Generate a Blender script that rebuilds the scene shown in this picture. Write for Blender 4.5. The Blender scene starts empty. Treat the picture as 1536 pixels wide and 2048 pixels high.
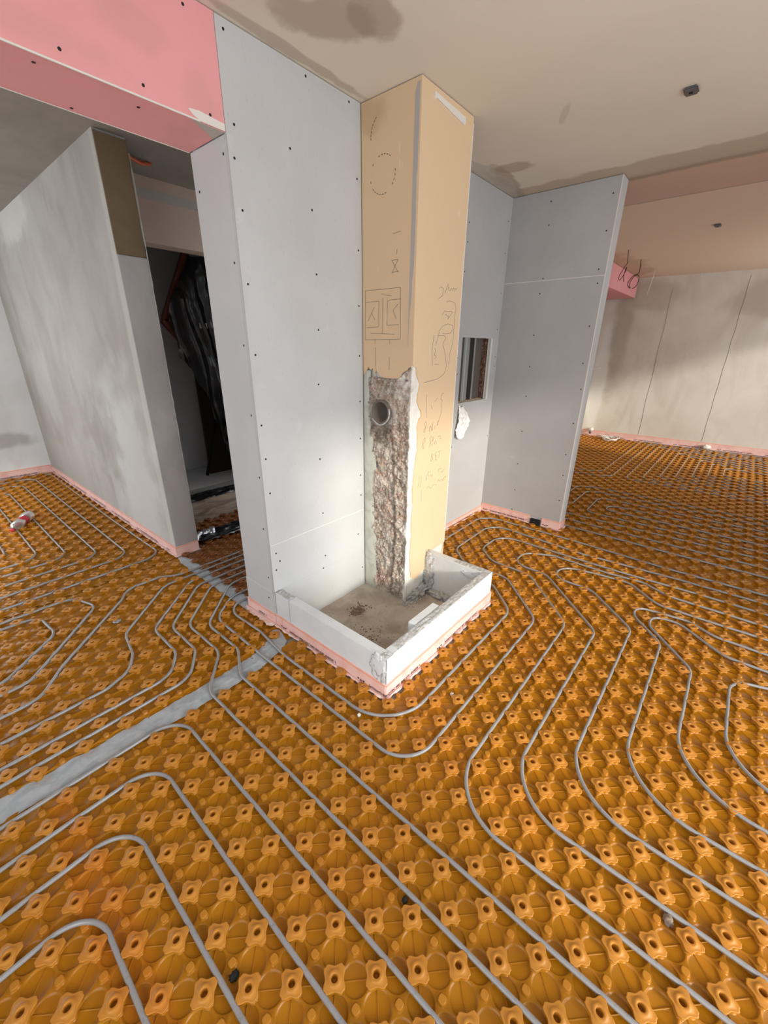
import bpy, bmesh, math, random
import numpy as np
from mathutils import Vector, Matrix, noise
rnd = random.Random(7)
S = bpy.context.scene
COL = S.collection
UNIT = 0.075            # pitch of the stud grid in metres
CEIL = 2.57

# ---------------------------------------------------------------- camera, light, exposure
cam_d = bpy.data.cameras.new('camera')
cam = bpy.data.objects.new('camera', cam_d)
COL.objects.link(cam)
RT = ((0.648018, -0.761564, 0.009683), (-0.278065, -0.248404, -0.927888), (0.709051, 0.598595, -0.372734))
cam.matrix_world = Matrix(((RT[0][0], -RT[1][0], -RT[2][0], -0.39824),
                           (RT[0][1], -RT[1][1], -RT[2][1], -0.79554),
                           (RT[0][2], -RT[1][2], -RT[2][2], 1.49748),
                           (0, 0, 0, 1)))
cam_d.sensor_fit = 'VERTICAL'
cam_d.sensor_height = 36.0
cam_d.lens = 818.60 / 2048 * 36.0
cam_d.clip_start = 0.02
S.camera = cam

W = bpy.data.worlds.new('daylight')
S.world = W
W.use_nodes = True
bgn = W.node_tree.nodes['Background']
bgn.inputs['Color'].default_value = (0.90, 0.95, 1.0, 1)
bgn.inputs['Strength'].default_value = 4.2
# brighter sky patch, added low beside the sun to put highlights on the pipes
_nt = W.node_tree
_tc = _nt.nodes.new('ShaderNodeTexCoord')
_dt = _nt.nodes.new('ShaderNodeVectorMath'); _dt.operation = 'DOT_PRODUCT'
_dt.inputs[1].default_value = Vector((0.22, -0.90, 0.36)).normalized()
_nt.links.new(_tc.outputs['Generated'], _dt.inputs[0])
_mr = _nt.nodes.new('ShaderNodeMapRange'); _mr.interpolation_type = 'SMOOTHSTEP'
_mr.inputs['From Min'].default_value = 0.93; _mr.inputs['From Max'].default_value = 0.99
_mr.inputs['To Min'].default_value = 4.2; _mr.inputs['To Max'].default_value = 11.0
_nt.links.new(_dt.outputs['Value'], _mr.inputs['Value']); _nt.links.new(_mr.outputs['Result'], bgn.inputs['Strength'])

sun_d = bpy.data.lights.new('sun', 'SUN')
sun_d.energy = 3.0
sun_d.angle = math.radians(6)
sun_d.color = (1.0, 0.92, 0.78)
sun = bpy.data.objects.new('sun', sun_d)
COL.objects.link(sun)
sun.rotation_euler = Vector((0.37, 1.0, -0.36)).to_track_quat('-Z', 'Y').to_euler()
sun.location = (-1, -6, 4)

S.view_settings.view_transform = 'Standard'
S.view_settings.look = 'None'
S.view_settings.gamma = 1.0
S.view_settings.use_curve_mapping = False
S.view_settings.exposure = 0.0
S.cycles.use_denoising = True
S.cycles.max_bounces = 8
S.cycles.diffuse_bounces = 5
S.cycles.sample_clamp_indirect = 8

def portal(loc, direction, sx, sy):
    d = bpy.data.lights.new('window_portal', 'AREA')
    d.shape = 'RECTANGLE'; d.size = sx; d.size_y = sy
    d.cycles.is_portal = True
    o = bpy.data.objects.new('window_portal', d)
    COL.objects.link(o)
    o.location = loc
    o.rotation_euler = Vector(direction).to_track_quat('-Z', 'Y').to_euler()

# ---------------------------------------------------------------- helpers: materials
def mat(name, color, rough=0.8, metal=0.0, spec=0.4):
    m = bpy.data.materials.new(name); m.use_nodes = True
    b = m.node_tree.nodes['Principled BSDF']
    b.inputs['Base Color'].default_value = (*color, 1)
    b.inputs['Roughness'].default_value = rough
    b.inputs['Metallic'].default_value = metal
    b.inputs['Specular IOR Level'].default_value = spec
    return m
def N(m, t, **kw):
    n = m.node_tree.nodes.new(t)
    for k, v in kw.items(): setattr(n, k, v)
    return n
def L(m, a, b): m.node_tree.links.new(a, b)
def pos(m):
    return N(m, 'ShaderNodeNewGeometry').outputs['Position']
def noise_fac(m, scale, lo=0.35, hi=0.65, detail=6, dist=0.0, stretch=None, rough=0.55):
    n = N(m, 'ShaderNodeTexNoise'); n.inputs['Scale'].default_value = scale
    n.inputs['Detail'].default_value = detail; n.inputs['Distortion'].default_value = dist
    n.inputs['Roughness'].default_value = rough
    p = pos(m)
    if stretch:
        mp = N(m, 'ShaderNodeMapping'); mp.inputs['Scale'].default_value = stretch
        L(m, p, mp.inputs['Vector']); p = mp.outputs['Vector']
    L(m, p, n.inputs['Vector'])
    r = N(m, 'ShaderNodeMapRange'); r.interpolation_type = 'SMOOTHSTEP'
    r.inputs['From Min'].default_value = lo; r.inputs['From Max'].default_value = hi
    L(m, n.outputs['Fac'], r.inputs['Value'])
    return r.outputs['Result']
def mixc(m, fac, a, b):
    x = N(m, 'ShaderNodeMix', data_type='RGBA')
    if isinstance(fac, (int, float)): x.inputs[0].default_value = fac
    else: L(m, fac, x.inputs[0])
    for i, c in ((6, a), (7, b)):
        if isinstance(c, tuple): x.inputs[i].default_value = (*c, 1)
        else: L(m, c, x.inputs[i])
    return x.outputs[2]
def mul(m, a, b):
    x = N(m, 'ShaderNodeMath', operation='MULTIPLY')
    for i, c in ((0, a), (1, b)):
        if isinstance(c, (int, float)): x.inputs[i].default_value = c
        else: L(m, c, x.inputs[i])
    return x.outputs[0]
def blob(m, c, r, soft=0.25, wob=0.5, nscale=6.0, rot=0.0, axis='Z'):
    """mask of a stain or tone patch with its own shape: centre c, radii r (metres), ragged by noise"""
    mp = N(m, 'ShaderNodeMapping', vector_type='TEXTURE')
    mp.inputs['Location'].default_value = c
    mp.inputs['Scale'].default_value = r
    mp.inputs['Rotation'].default_value = (rot if axis == 'X' else 0, rot if axis == 'Y' else 0, rot if axis == 'Z' else 0)
    p = pos(m); L(m, p, mp.inputs['Vector'])
    ln = N(m, 'ShaderNodeVectorMath', operation='LENGTH'); L(m, mp.outputs['Vector'], ln.inputs[0])
    n = N(m, 'ShaderNodeTexNoise'); n.inputs['Scale'].default_value = nscale; n.inputs['Detail'].default_value = 5
    L(m, p, n.inputs['Vector'])
    a = N(m, 'ShaderNodeMath', operation='MULTIPLY_ADD'); L(m, n.outputs['Fac'], a.inputs[0])
    a.inputs[1].default_value = wob * 2; L(m, ln.outputs['Value'], a.inputs[2])
    r_ = N(m, 'ShaderNodeMapRange'); r_.interpolation_type = 'SMOOTHSTEP'
    r_.inputs['From Min'].default_value = 1 + wob - soft; r_.inputs['From Max'].default_value = 1 + wob + soft
    r_.inputs['To Min'].default_value = 1; r_.inputs['To Max'].default_value = 0
    L(m, a.outputs[0], r_.inputs['Value'])
    return r_.outputs['Result']
def bsdf(m): return m.node_tree.nodes['Principled BSDF']
def setc(m, c): L(m, c, bsdf(m).inputs['Base Color'])
def bump(m, scale, strength, dist=0.002, detail=6, stretch=None):
    n = N(m, 'ShaderNodeTexNoise'); n.inputs['Scale'].default_value = scale; n.inputs['Detail'].default_value = detail
    p = pos(m)
    if stretch:
        mp = N(m, 'ShaderNodeMapping'); mp.inputs['Scale'].default_value = stretch
        L(m, p, mp.inputs['Vector']); p = mp.outputs['Vector']
    L(m, p, n.inputs['Vector'])
    b = N(m, 'ShaderNodeBump'); b.inputs['Strength'].default_value = strength; b.inputs['Distance'].default_value = dist
    L(m, n.outputs['Fac'], b.inputs['Height']); L(m, b.outputs['Normal'], bsdf(m).inputs['Normal'])

M = {}
# grey plasterboard
def board_mat(name, base, dark):
    m = mat(name, base, 0.85, spec=0.25)
    c = mixc(m, noise_fac(m, 2.2, 0.3, 0.7), base, dark)
    c = mixc(m, mul(m, noise_fac(m, 90, 0.62, 0.75, 2, stretch=(1, 1, 0.5)), 0.18), c, (0.30, 0.29, 0.28))
    c = mixc(m, mul(m, noise_fac(m, 9, 0.70, 0.73, 3), 0.10), c, (0.75, 0.75, 0.75))
    setc(m, c); bump(m, 220, 0.12, 0.001)
    return m
M['board'] = board_mat('grey_plasterboard', (0.545, 0.55, 0.55), (0.500, 0.503, 0.500))
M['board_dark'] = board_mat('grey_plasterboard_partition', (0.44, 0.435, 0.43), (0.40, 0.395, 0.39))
M['board_core'] = mat('gypsum_core', (0.72, 0.71, 0.68), 0.9)
# plaster walls
def plaster(name, a, b, streak, extra=()):
    m = mat(name, a, 0.9, spec=0.2)
    c = mixc(m, noise_fac(m, 1.6, 0.35, 0.7, dist=0.6), a, b)
    c = mixc(m, mul(m, noise_fac(m, 3.0, 0.45, 0.75, stretch=(1, 1, 0.35), dist=0.8), 0.6), c, streak)
    c = mixc(m, mul(m, noise_fac(m, 30, 0.60, 0.72, 4, stretch=(1, 1, 0.3)), 0.15), c, streak)
    for mask, colr in extra: c = mixc(m, mask(m), c, colr)
    setc(m, c); bump(m, 40, 0.25, 0.003)
    return m
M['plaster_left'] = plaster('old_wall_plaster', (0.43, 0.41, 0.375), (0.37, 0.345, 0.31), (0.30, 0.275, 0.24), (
    (lambda m: mul(m, blob(m, (0.7, 2.7, 0.5), (0.3, 0.5, 0.7), 0.5, 1.0, 4), 0.6), (0.60, 0.595, 0.575)),  # paler low patch: the brighter light down there, put into the colour
    (lambda m: mul(m, blob(m, (0.7, 3.3, 0.75), (0.3, 0.35, 0.35), 0.5, 1.2, 6), 0.5), (0.28, 0.255, 0.22)),
    (lambda m: mul(m, blob(m, (0.7, 5.0, 0.25), (0.3, 1.2, 0.25)), 0.6), (0.42, 0.40, 0.36)),
    (lambda m: mul(m, blob(m, (0.7, 4.3, 2.5), (0.3, 0.55, 0.18)), 0.7), (0.58, 0.56, 0.52)),
    (lambda m: mul(m, blob(m, (0.7, 2.22, 1.1), (0.3, 0.05, 1.5), wob=0.3), 0.4), (0.60, 0.58, 0.55))))
M['plaster_rear'] = plaster('skimmed_wall_plaster', (0.80, 0.81, 0.81), (0.74, 0.745, 0.74), (0.62, 0.61, 0.58), (
    (lambda m: mul(m, blob(m, (0.1, 5.6, 0.45), (0.5, 0.4, 0.10)), 0.7), (0.42, 0.41, 0.37)),))
M['plaster_pier'] = plaster('grey_pier_plaster', (0.50, 0.48, 0.465), (0.40, 0.38, 0.37), (0.31, 0.285, 0.275))
M['pier_brown'] = plaster('brown_bare_plaster', (0.20, 0.145, 0.085), (0.27, 0.20, 0.125), (0.15, 0.105, 0.06))
M['lintel'] = plaster('brown_grey_wall', (0.56, 0.44, 0.37), (0.50, 0.40, 0.335), (0.56, 0.48, 0.38))
M['plaster_far'] = plaster('far_wall_plaster', (0.70, 0.67, 0.60), (0.63, 0.59, 0.52), (0.54, 0.49, 0.42), (
    (lambda m: mul(m, blob(m, (8.0, 1.05, 1.75), (1, 0.13, 0.8), soft=0.6, wob=0.9, nscale=5), 0.6), (0.42, 0.37, 0.30)),
    (lambda m: mul(m, blob(m, (8.0, 1.25, 0.9), (1, 0.12, 0.9), wob=0.3, nscale=3), 0.8), (0.80, 0.80, 0.77)),
    (lambda m: mul(m, blob(m, (8.0, -1.05, 2.2), (1, 0.7, 0.30), wob=0.6, nscale=2), 0.6), (0.40, 0.34, 0.27)),
    (lambda m: mul(m, blob(m, (8.0, 0.7, 2.3), (1, 0.35, 0.22), wob=0.6, nscale=3), 0.6), (0.48, 0.41, 0.34))))
M['slate'] = mat('dark_slate_wall', (0.60, 0.61, 0.63), 0.9)
M['ext'] = mat('outer_wall_plaster', (0.52, 0.50, 0.47), 0.9)
# ceiling
m = mat('ceiling_board', (0.50, 0.44, 0.37), 0.9, spec=0.2)
c = mixc(m, noise_fac(m, 1.2, 0.35, 0.7), (0.740, 0.690, 0.590), (0.700, 0.645, 0.545))
def band(m, x0, x1, wob, soft=0.01):
    sx = N(m, 'ShaderNodeSeparateXYZ'); L(m, pos(m), sx.inputs[0])
    n = N(m, 'ShaderNodeTexNoise'); n.inputs['Scale'].default_value = 5; n.inputs['Detail'].default_value = 6
    L(m, pos(m), n.inputs['Vector'])
    a = N(m, 'ShaderNodeMath', operation='MULTIPLY_ADD'); L(m, n.outputs['Fac'], a.inputs[0]); a.inputs[1].default_value = wob
    L(m, sx.outputs['X'], a.inputs[2])
    outs = []
    for x, s in ((x0, 1), (x1, -1)):
        r = N(m, 'ShaderNodeMapRange'); r.interpolation_type = 'SMOOTHSTEP'
        r.inputs['From Min'].default_value = x + wob / 2 - soft; r.inputs['From Max'].default_value = x + wob / 2 + soft
        r.inputs['To Min'].default_value = 0 if s > 0 else 1; r.inputs['To Max'].default_value = 1 if s > 0 else 0
        L(m, a.outputs[0], r.inputs['Value']); outs.append(r.outputs['Result'])
    return mul(m, outs[0], outs[1])
PINKISH = (0.50, 0.33, 0.255)
c = mixc(m, mul(m, band(m, 3.2, 3.86, 0.02), 1.0), c, (0.60, 0.43, 0.335))
c = mixc(m, mul(m, band(m, 3.86, 30, 0.02), 0.85), c, (0.74, 0.58, 0.45))
c = mixc(m, mul(m, band(m, 3.85, 3.875, 0.02, 0.006), 0.5), c, (0.25, 0.19, 0.13))
c = mixc(m, mul(m, band(m, 2.99, 3.30, 0.16, 0.02), 0.85), c, (0.50, 0.42, 0.32))
c = mixc(m, mul(m, band(m, 3.24, 3.30, 0.05, 0.02), 0.5), c, (0.26, 0.19, 0.13))
for cc, rr, ro, st in (((0.98, 0.66, CEIL), (0.17, 0.11, 1), -0.5, 0.8), ((1.08, 0.52, CEIL), (0.12, 0.09, 1), 0.3, 0.85),
                       ((2.72, 0.80, CEIL), (0.22, 0.055, 1), 0.1, 0.8), ((2.60, 0.68, CEIL), (0.07, 0.14, 1), 0.3, 0.75),
                       ((1.0, 0.89, CEIL), (0.42, 0.030, 1), 0.0, 0.7), ((2.9, 0.86, CEIL), (0.34, 0.05, 1), 0.0, 0.7),
                       ((0.2, 0.7, CEIL), (0.30, 0.10, 1), 0.4, 0.3), ((2.15, 0.22, CEIL), (0.10, 0.02, 1), 0.5, 0.35)):
    c = mixc(m, mul(m, blob(m, cc, rr, 0.2, 0.7, 7, ro), st * 0.75), c, (0.36, 0.28, 0.21))
c = mixc(m, mul(m, blob(m, (2.6, 0.9, CEIL), (0.6, 0.10, 1), 0.1, 0.8, 9), 0.6), c, (0.52, 0.49, 0.44))
c = mixc(m, mul(m, blob(m, (6.6, 0.85, CEIL), (1.1, 0.22, 1), 0.3, 0.9, 3), 0.6), c, (0.46, 0.34, 0.24))
setc(m, c); bump(m, 160, 0.08, 0.001); M['ceiling'] = m
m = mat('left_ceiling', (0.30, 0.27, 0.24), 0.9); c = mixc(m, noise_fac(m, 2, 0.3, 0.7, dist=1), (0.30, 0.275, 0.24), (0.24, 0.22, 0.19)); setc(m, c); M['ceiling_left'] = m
# pink board
def pinkm(name, a, b, blobs=()):
    m = mat(name, a, 0.8, spec=0.3)
    c = mixc(m, noise_fac(m, 3, 0.4, 0.75, dist=0.5), a, b)
    for cc, rr in blobs: c = mixc(m, mul(m, blob(m, cc, rr, 0.5, 0.9, 9), 0.3), c, (0.55, 0.30, 0.26))
    setc(m, c); bump(m, 200, 0.1, 0.001); return m
M['pink'] = pinkm('pink_plasterboard', (0.80, 0.36, 0.365), (0.75, 0.345, 0.34),
                  (((0.40, 0.925, 2.42), (0.10, 1, 0.06)), ((0.62, 0.925, 2.30), (0.07, 1, 0.08)), ((0.1, 0.925, 2.3), (0.2, 1, 0.04))))
M['filler'] = mat('joint_filler', (0.72, 0.69, 0.64), 0.9)
M['grey_edge'] = mat('grey_joint_filler', (0.46, 0.43, 0.39), 0.9)
# chimney cladding
m = mat('tan_cladding_board', (0.60, 0.47, 0.31), 0.8, spec=0.3)
c = mixc(m, noise_fac(m, 1.5, 0.3, 0.7), (0.72, 0.53, 0.335), (0.68, 0.51, 0.33))
c = mixc(m, mul(m, noise_fac(m, 14, 0.66, 0.74, 3, stretch=(1, 1, 0.35)), 0.35), c, (0.80, 0.72, 0.60))
c = mixc(m, mul(m, blob(m, (1.44, 0.86, 2.5), (0.2, 0.09, 0.07), 0.3, 0.6, 9), 0.35), c, (0.36, 0.22, 0.12))
setc(m, c); bump(m, 150, 0.1, 0.001); M['tan'] = m
M['bead'] = mat('corner_bead_metal', (0.42, 0.40, 0.38), 0.6)
M['white_plaster'] = mat('white_plaster', (0.78, 0.76, 0.71), 0.9)
m = M['white_plaster']; setc(m, mixc(m, noise_fac(m, 12, 0.4, 0.7), (0.80, 0.78, 0.73), (0.62, 0.60, 0.55))); bump(m, 60, 0.5, 0.004)
m = mat('pale_green_plaster', (0.50, 0.51, 0.46), 0.9)
setc(m, mixc(m, noise_fac(m, 9, 0.4, 0.7, dist=1), (0.50, 0.51, 0.46), (0.38, 0.38, 0.33))); bump(m, 50, 0.4, 0.003); M['green_plaster'] = m
m = mat('exposed_masonry', (0.3, 0.25, 0.2), 0.95, spec=0.2)
c = mixc(m, noise_fac(m, 22, 0.40, 0.62, 8, dist=0.8), (0.50, 0.44, 0.37), (0.26, 0.20, 0.155))
c = mixc(m, mul(m, noise_fac(m, 6.5, 0.48, 0.62, 5, dist=1.0), 0.55), c, (0.50, 0.32, 0.25))
c = mixc(m, mul(m, noise_fac(m, 60, 0.50, 0.64, 5), 0.8), c, (0.62, 0.58, 0.52))
c = mixc(m, mul(m, noise_fac(m, 130, 0.58, 0.66, 3), 0.8), c, (0.10, 0.075, 0.055))
c = mixc(m, mul(m, blob(m, (1.44, 0.80, 1.05), (0.2, 0.08, 0.10), 0.3, 0.5, 12), 0.6), c, (0.09, 0.07, 0.055))
c = mixc(m, mul(m, noise_fac(m, 9, 0.5, 0.62, 6, dist=0.5), 0.6), c, (0.62, 0.58, 0.52))
at = N(m, 'ShaderNodeAttribute', attribute_name='plaster')
c = mixc(m, at.outputs['Fac'], c, (0.80, 0.78, 0.72))
setc(m, c); bump(m, 180, 0.8, 0.006); M['masonry'] = m
M['pencil'] = mat('pencil_line', (0.19, 0.165, 0.135), 0.8)
M['ink'] = mat('dark_marker', (0.05, 0.045, 0.04), 0.8)
M['flue_clay'] = mat('flue_clay_pipe', (0.16, 0.13, 0.11), 0.6)
M['soot_black'] = mat('soot_black', (0.012, 0.011, 0.010), 0.95)
# aerated block, slab
m = mat('aerated_concrete', (0.66, 0.68, 0.70), 0.95, spec=0.15)
setc(m, mixc(m, noise_fac(m, 6, 0.4, 0.7), (0.68, 0.70, 0.71), (0.62, 0.64, 0.655))); bump(m, 300, 0.35, 0.002); M['block'] = m
m = mat('trowelled_adhesive', (0.50, 0.50, 0.49), 0.95)
setc(m, mixc(m, noise_fac(m, 60, 0.4, 0.6), (0.55, 0.55, 0.54), (0.38, 0.38, 0.37))); bump(m, 90, 0.8, 0.004, stretch=(0.3, 1, 1)); M['adhesive'] = m
m = mat('dirty_screed', (0.42, 0.36, 0.30), 0.95)
c = mixc(m, noise_fac(m, 7, 0.35, 0.7, dist=0.6), (0.50, 0.44, 0.37), (0.36, 0.30, 0.24))
c = mixc(m, mul(m, noise_fac(m, 60, 0.62, 0.70, 4), 0.6), c, (0.22, 0.17, 0.13))
c = mixc(m, mul(m, blob(m, (1.16, 0.73, -0.06), (0.05, 0.035, 1), 0.2, 0.7, 25), 0.8), c, (0.17, 0.12, 0.08))
setc(m, c); bump(m, 50, 0.5, 0.004); M['screed'] = m
# stud mat
m = mat('orange_mat_plastic', (0.6, 0.24, 0.04), 0.33, spec=0.28)
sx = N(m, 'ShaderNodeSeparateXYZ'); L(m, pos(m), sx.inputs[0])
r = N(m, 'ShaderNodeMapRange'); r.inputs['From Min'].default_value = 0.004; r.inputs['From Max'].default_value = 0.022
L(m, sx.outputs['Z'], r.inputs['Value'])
c = mixc(m, r.outputs['Result'], (0.37, 0.145, 0.003), (0.47, 0.195, 0.030))   # darker and yellower in the cups, paler on the stud tops
c = mixc(m, mul(m, noise_fac(m, 2.0, 0.45, 0.75, 3), 0.30), c, (0.42, 0.125, 0.012))
c = mixc(m, mul(m, blob(m, (-0.40, 0.20, 0), (0.055, 0.55, 1), 0.15, 0.05, 3), 0.3), c, (0.48, 0.12, 0.01))
setc(m, c)
M['mat'] = m
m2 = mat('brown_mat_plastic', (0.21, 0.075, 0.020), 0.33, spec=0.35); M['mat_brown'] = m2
m = mat('grey_heating_pipe', (0.40, 0.395, 0.40), 0.22, spec=0.6)
setc(m, mixc(m, mul(m, noise_fac(m, 60, 0.55, 0.7, 3), 0.5), (0.27, 0.262, 0.262), (0.20, 0.192, 0.19))); M['pipe'] = m
# strips and tape
m = mat('pink_edge_foam', (0.80, 0.47, 0.42), 0.6, spec=0.35)
setc(m, mixc(m, noise_fac(m, 14, 0.4, 0.7), (0.83, 0.55, 0.50), (0.78, 0.44, 0.39))); M['foam'] = m
M['foam_edge'] = mat('orange_foam_edge', (0.82, 0.33, 0.20), 0.7)
m = mat('film_apron', (0.80, 0.66, 0.62), 0.25, spec=0.6)
setc(m, mixc(m, noise_fac(m, 40, 0.45, 0.65), (0.80, 0.50, 0.45), (0.76, 0.66, 0.62))); M['apron'] = m
M['print'] = mat('black_print', (0.03, 0.025, 0.03), 0.6)
m = mat('grey_seam_film', (0.47, 0.50, 0.52), 0.35, spec=0.5)
setc(m, mixc(m, noise_fac(m, 18, 0.4, 0.65, dist=1, stretch=(1, 1, 1)), (0.42, 0.44, 0.455), (0.33, 0.355, 0.375))); bump(m, 45, 0.5, 0.004); M['tape'] = m
# sundries
M['black_film'] = mat('black_plastic_film', (0.008, 0.008, 0.009), 0.24, spec=0.45)
M['silver_film'] = mat('silver_foil_film', (0.40, 0.41, 0.43), 0.38, metal=0.7)
M['red_wood'] = mat('red_brown_timber', (0.13, 0.025, 0.012), 0.6)
M['brown_board'] = mat('dark_brown_board', (0.035, 0.017, 0.012), 0.7)
M['grey_timber'] = mat('grey_threshold_timber', (0.20, 0.20, 0.20), 0.8)
m = mat('rough_sill_board', (0.30, 0.25, 0.19), 0.9)
setc(m, mixc(m, noise_fac(m, 9, 0.4, 0.65, stretch=(0.4, 1, 1.6), dist=1), (0.50, 0.41, 0.32), (0.24, 0.20, 0.17))); M['sill'] = m
M['galv'] = mat('galvanised_steel', (0.55, 0.58, 0.57), 0.35, metal=0.85)
m = mat('brown_wood_fibre', (0.16, 0.085, 0.055), 0.95)
setc(m, mixc(m, noise_fac(m, 60, 0.4, 0.6), (0.24, 0.13, 0.09), (0.09, 0.045, 0.03))); bump(m, 90, 1.0, 0.01); M['fibre'] = m
m = mat('buff_insulation', (0.42, 0.31, 0.19), 0.95)
setc(m, mixc(m, noise_fac(m, 80, 0.4, 0.6), (0.50, 0.38, 0.24), (0.28, 0.19, 0.12))); bump(m, 120, 1.0, 0.008); M['buff'] = m
M['grey_duct'] = mat('grey_cavity_sheet', (0.13, 0.11, 0.10), 0.7)
M['white_cloth'] = mat('white_thin_plastic', (0.82, 0.82, 0.82), 0.35)
M['screw'] = mat('black_screw', (0.02, 0.018, 0.018), 0.5, metal=0.3)
M['gunmetal'] = mat('grey_metal_box', (0.14, 0.14, 0.15), 0.45, metal=0.5)
M['cable_dark'] = mat('dark_cable', (0.07, 0.035, 0.028), 0.5)
M['cable_white'] = mat('white_cable', (0.75, 0.74, 0.70), 0.45)
M['window_dark'] = mat('dark_window_frame', (0.035, 0.035, 0.04), 0.5)
M['orange_cable'] = mat('orange_conduit', (0.5, 0.10, 0.04), 0.5)
m = mat('clear_bottle_plastic', (0.50, 0.50, 0.48), 0.15); bsdf(m).inputs['Transmission Weight'].default_value = 0.75; bsdf(m).inputs['IOR'].default_value = 1.2; M['bottle'] = m
M['red_label'] = mat('red_bottle_label', (0.45, 0.012, 0.03), 0.25, spec=0.6)
M['glass'] = mat('window_glass', (1, 1, 1), 0.0); bsdf(M['glass']).inputs['Transmission Weight'].default_value = 1.0; bsdf(M['glass']).inputs['IOR'].default_value = 1.02
M['crumb'] = mat('rubble_crumbs', (0.24, 0.18, 0.13), 0.95)
M['slab'] = mat('floor_slab', (0.35, 0.33, 0.30), 0.95)

# ---------------------------------------------------------------- helpers: geometry
def link(name, me, mt, parent=None, smooth=False):
    o = bpy.data.objects.new(name, me)
    COL.objects.link(o)
    if mt is not None and not me.materials: me.materials.append(mt)
    if parent: o.parent = parent
    if smooth: me.shade_smooth()
    return o
def bm_obj(name, bm, mt, parent=None, smooth=False):
    me = bpy.data.meshes.new(name); bm.normal_update(); bm.to_mesh(me); bm.free()
    return link(name, me, mt, parent, smooth)
def thing(name, label, cat, loc=(0, 0, 0), group=None):
    o = bpy.data.objects.new(name, None); COL.objects.link(o); o.location = (0, 0, 0)
    o.empty_display_size = 0.1
    o['label'] = label; o['category'] = cat
    if group: o['group'] = group
    return o
def tag(o, label, cat, group=None, kind=None):
    o['label'] = label; o['category'] = cat
    if group: o['group'] = group
    if kind: o['kind'] = kind
    return o
def structure(o): o['kind'] = 'structure'; return o
def empty_structure(name):
    o = bpy.data.objects.new(name, None); COL.objects.link(o); o['kind'] = 'structure'; return o
def add_box(bm, a, b, bev=0.0):
    r = bmesh.ops.create_cube(bm, size=1)
    vs = r['verts']
    for v in vs:
        v.co = Vector([(a[i] + b[i]) / 2 + v.co[i] * abs(b[i] - a[i]) for i in range(3)])
    if bev:
        es = list({e for v in vs for e in v.link_edges})
        bmesh.ops.bevel(bm, geom=es, offset=bev, segments=2, affect='EDGES')
def box(name, a, b, mt, parent=None, bev=0.0):
    bm = bmesh.new(); add_box(bm, a, b, bev); return bm_obj(name, bm, mt, parent)
def prism(name, pts, axis, d0, d1, mt, parent=None):
    """polygon (2-D points in the plane normal to axis) extruded from d0 to d1"""
    bm = bmesh.new()
    def P(p, d):
        return {'x': (d, p[0], p[1]), 'y': (p[0], d, p[1]), 'z': (p[0], p[1], d)}[axis]
    A = [bm.verts.new(P(p, d0)) for p in pts]; B = [bm.verts.new(P(p, d1)) for p in pts]
    bm.faces.new(A); bm.faces.new(B[::-1])
    n = len(pts)
    for i in range(n): bm.faces.new((A[i], B[i], B[(i + 1) % n], A[(i + 1) % n]))
    bmesh.ops.recalc_face_normals(bm, faces=bm.faces)
    bmesh.ops.triangulate(bm, faces=[f for f in bm.faces if len(f.verts) > 4])
    return bm_obj(name, bm, mt, parent)
def add_tube(bm, pts, r, seg=8, caps=True, flat=None):
    rings = []; n = len(pts); up = None
    P = [Vector(p) for p in pts]
    for i in range(n):
        t = (P[min(i + 1, n - 1)] - P[max(i - 1, 0)])
        if t.length < 1e-9: t = Vector((0, 0, 1))
        t.normalize()
        if up is None:
            up = Vector((0, 0, 1)) if abs(t.z) < 0.9 else Vector((1, 0, 0))
        s = t.cross(up)
        if s.length < 1e-4: s = t.cross(Vector((1, 0, 0)))
        s.normalize(); u = s.cross(t).normalized(); up = u
        rr = r[i] if isinstance(r, (list, tuple)) else r
        ring = []
        for k in range(seg):
            a = 2 * math.pi * k / seg
            ring.append(bm.verts.new(P[i] + s * math.cos(a) * rr + u * math.sin(a) * rr))
        rings.append(ring)
    for a, b in zip(rings, rings[1:]):
        for k in range(seg):
            bm.faces.new((a[k], a[(k + 1) % seg], b[(k + 1) % seg], b[k]))
    if caps:
        bm.faces.new(rings[0][::-1]); bm.faces.new(rings[-1])
def fillet(pts, rad, step=0.03):
    """polyline with rounded corners, sampled"""
    P = [Vector(p) for p in pts]; out = [P[0]]; rads = rad if isinstance(rad, list) else [rad] * len(P)
    for i in range(1, len(P) - 1):
        rad = rads[i]
        a, b, c = P[i - 1], P[i], P[i + 1]
        u = (a - b); v = (c - b); lu, lv = u.length, v.length
        if lu < 1e-6 or lv < 1e-6: continue
        u /= lu; v /= lv
        ang = math.acos(max(-1, min(1, u.dot(v))))
        if ang > math.pi - 0.03: out.append(b); continue
        d = min(rad / math.tan(ang / 2), 0.49 * lu, 0.49 * lv)
        r_ = d * math.tan(ang / 2)
        ctr = b + (u + v).normalized() * (r_ / math.sin(ang / 2))
        p0 = b + u * d; p1 = b + v * d
        n = max(3, int((math.pi - ang) * r_ / 0.012))
        a0 = p0 - ctr; a1 = p1 - ctr
        tot = a0.angle(a1) if a0.length > 1e-9 else 0
        for k in range(n + 1):
            t = k / n
            if tot < 1e-4: out.append(p0.lerp(p1, t)); continue
            out.append(ctr + (a0 * math.sin((1 - t) * tot) + a1 * math.sin(t * tot)) / math.sin(tot))
    out.append(P[-1])
    return out
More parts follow.
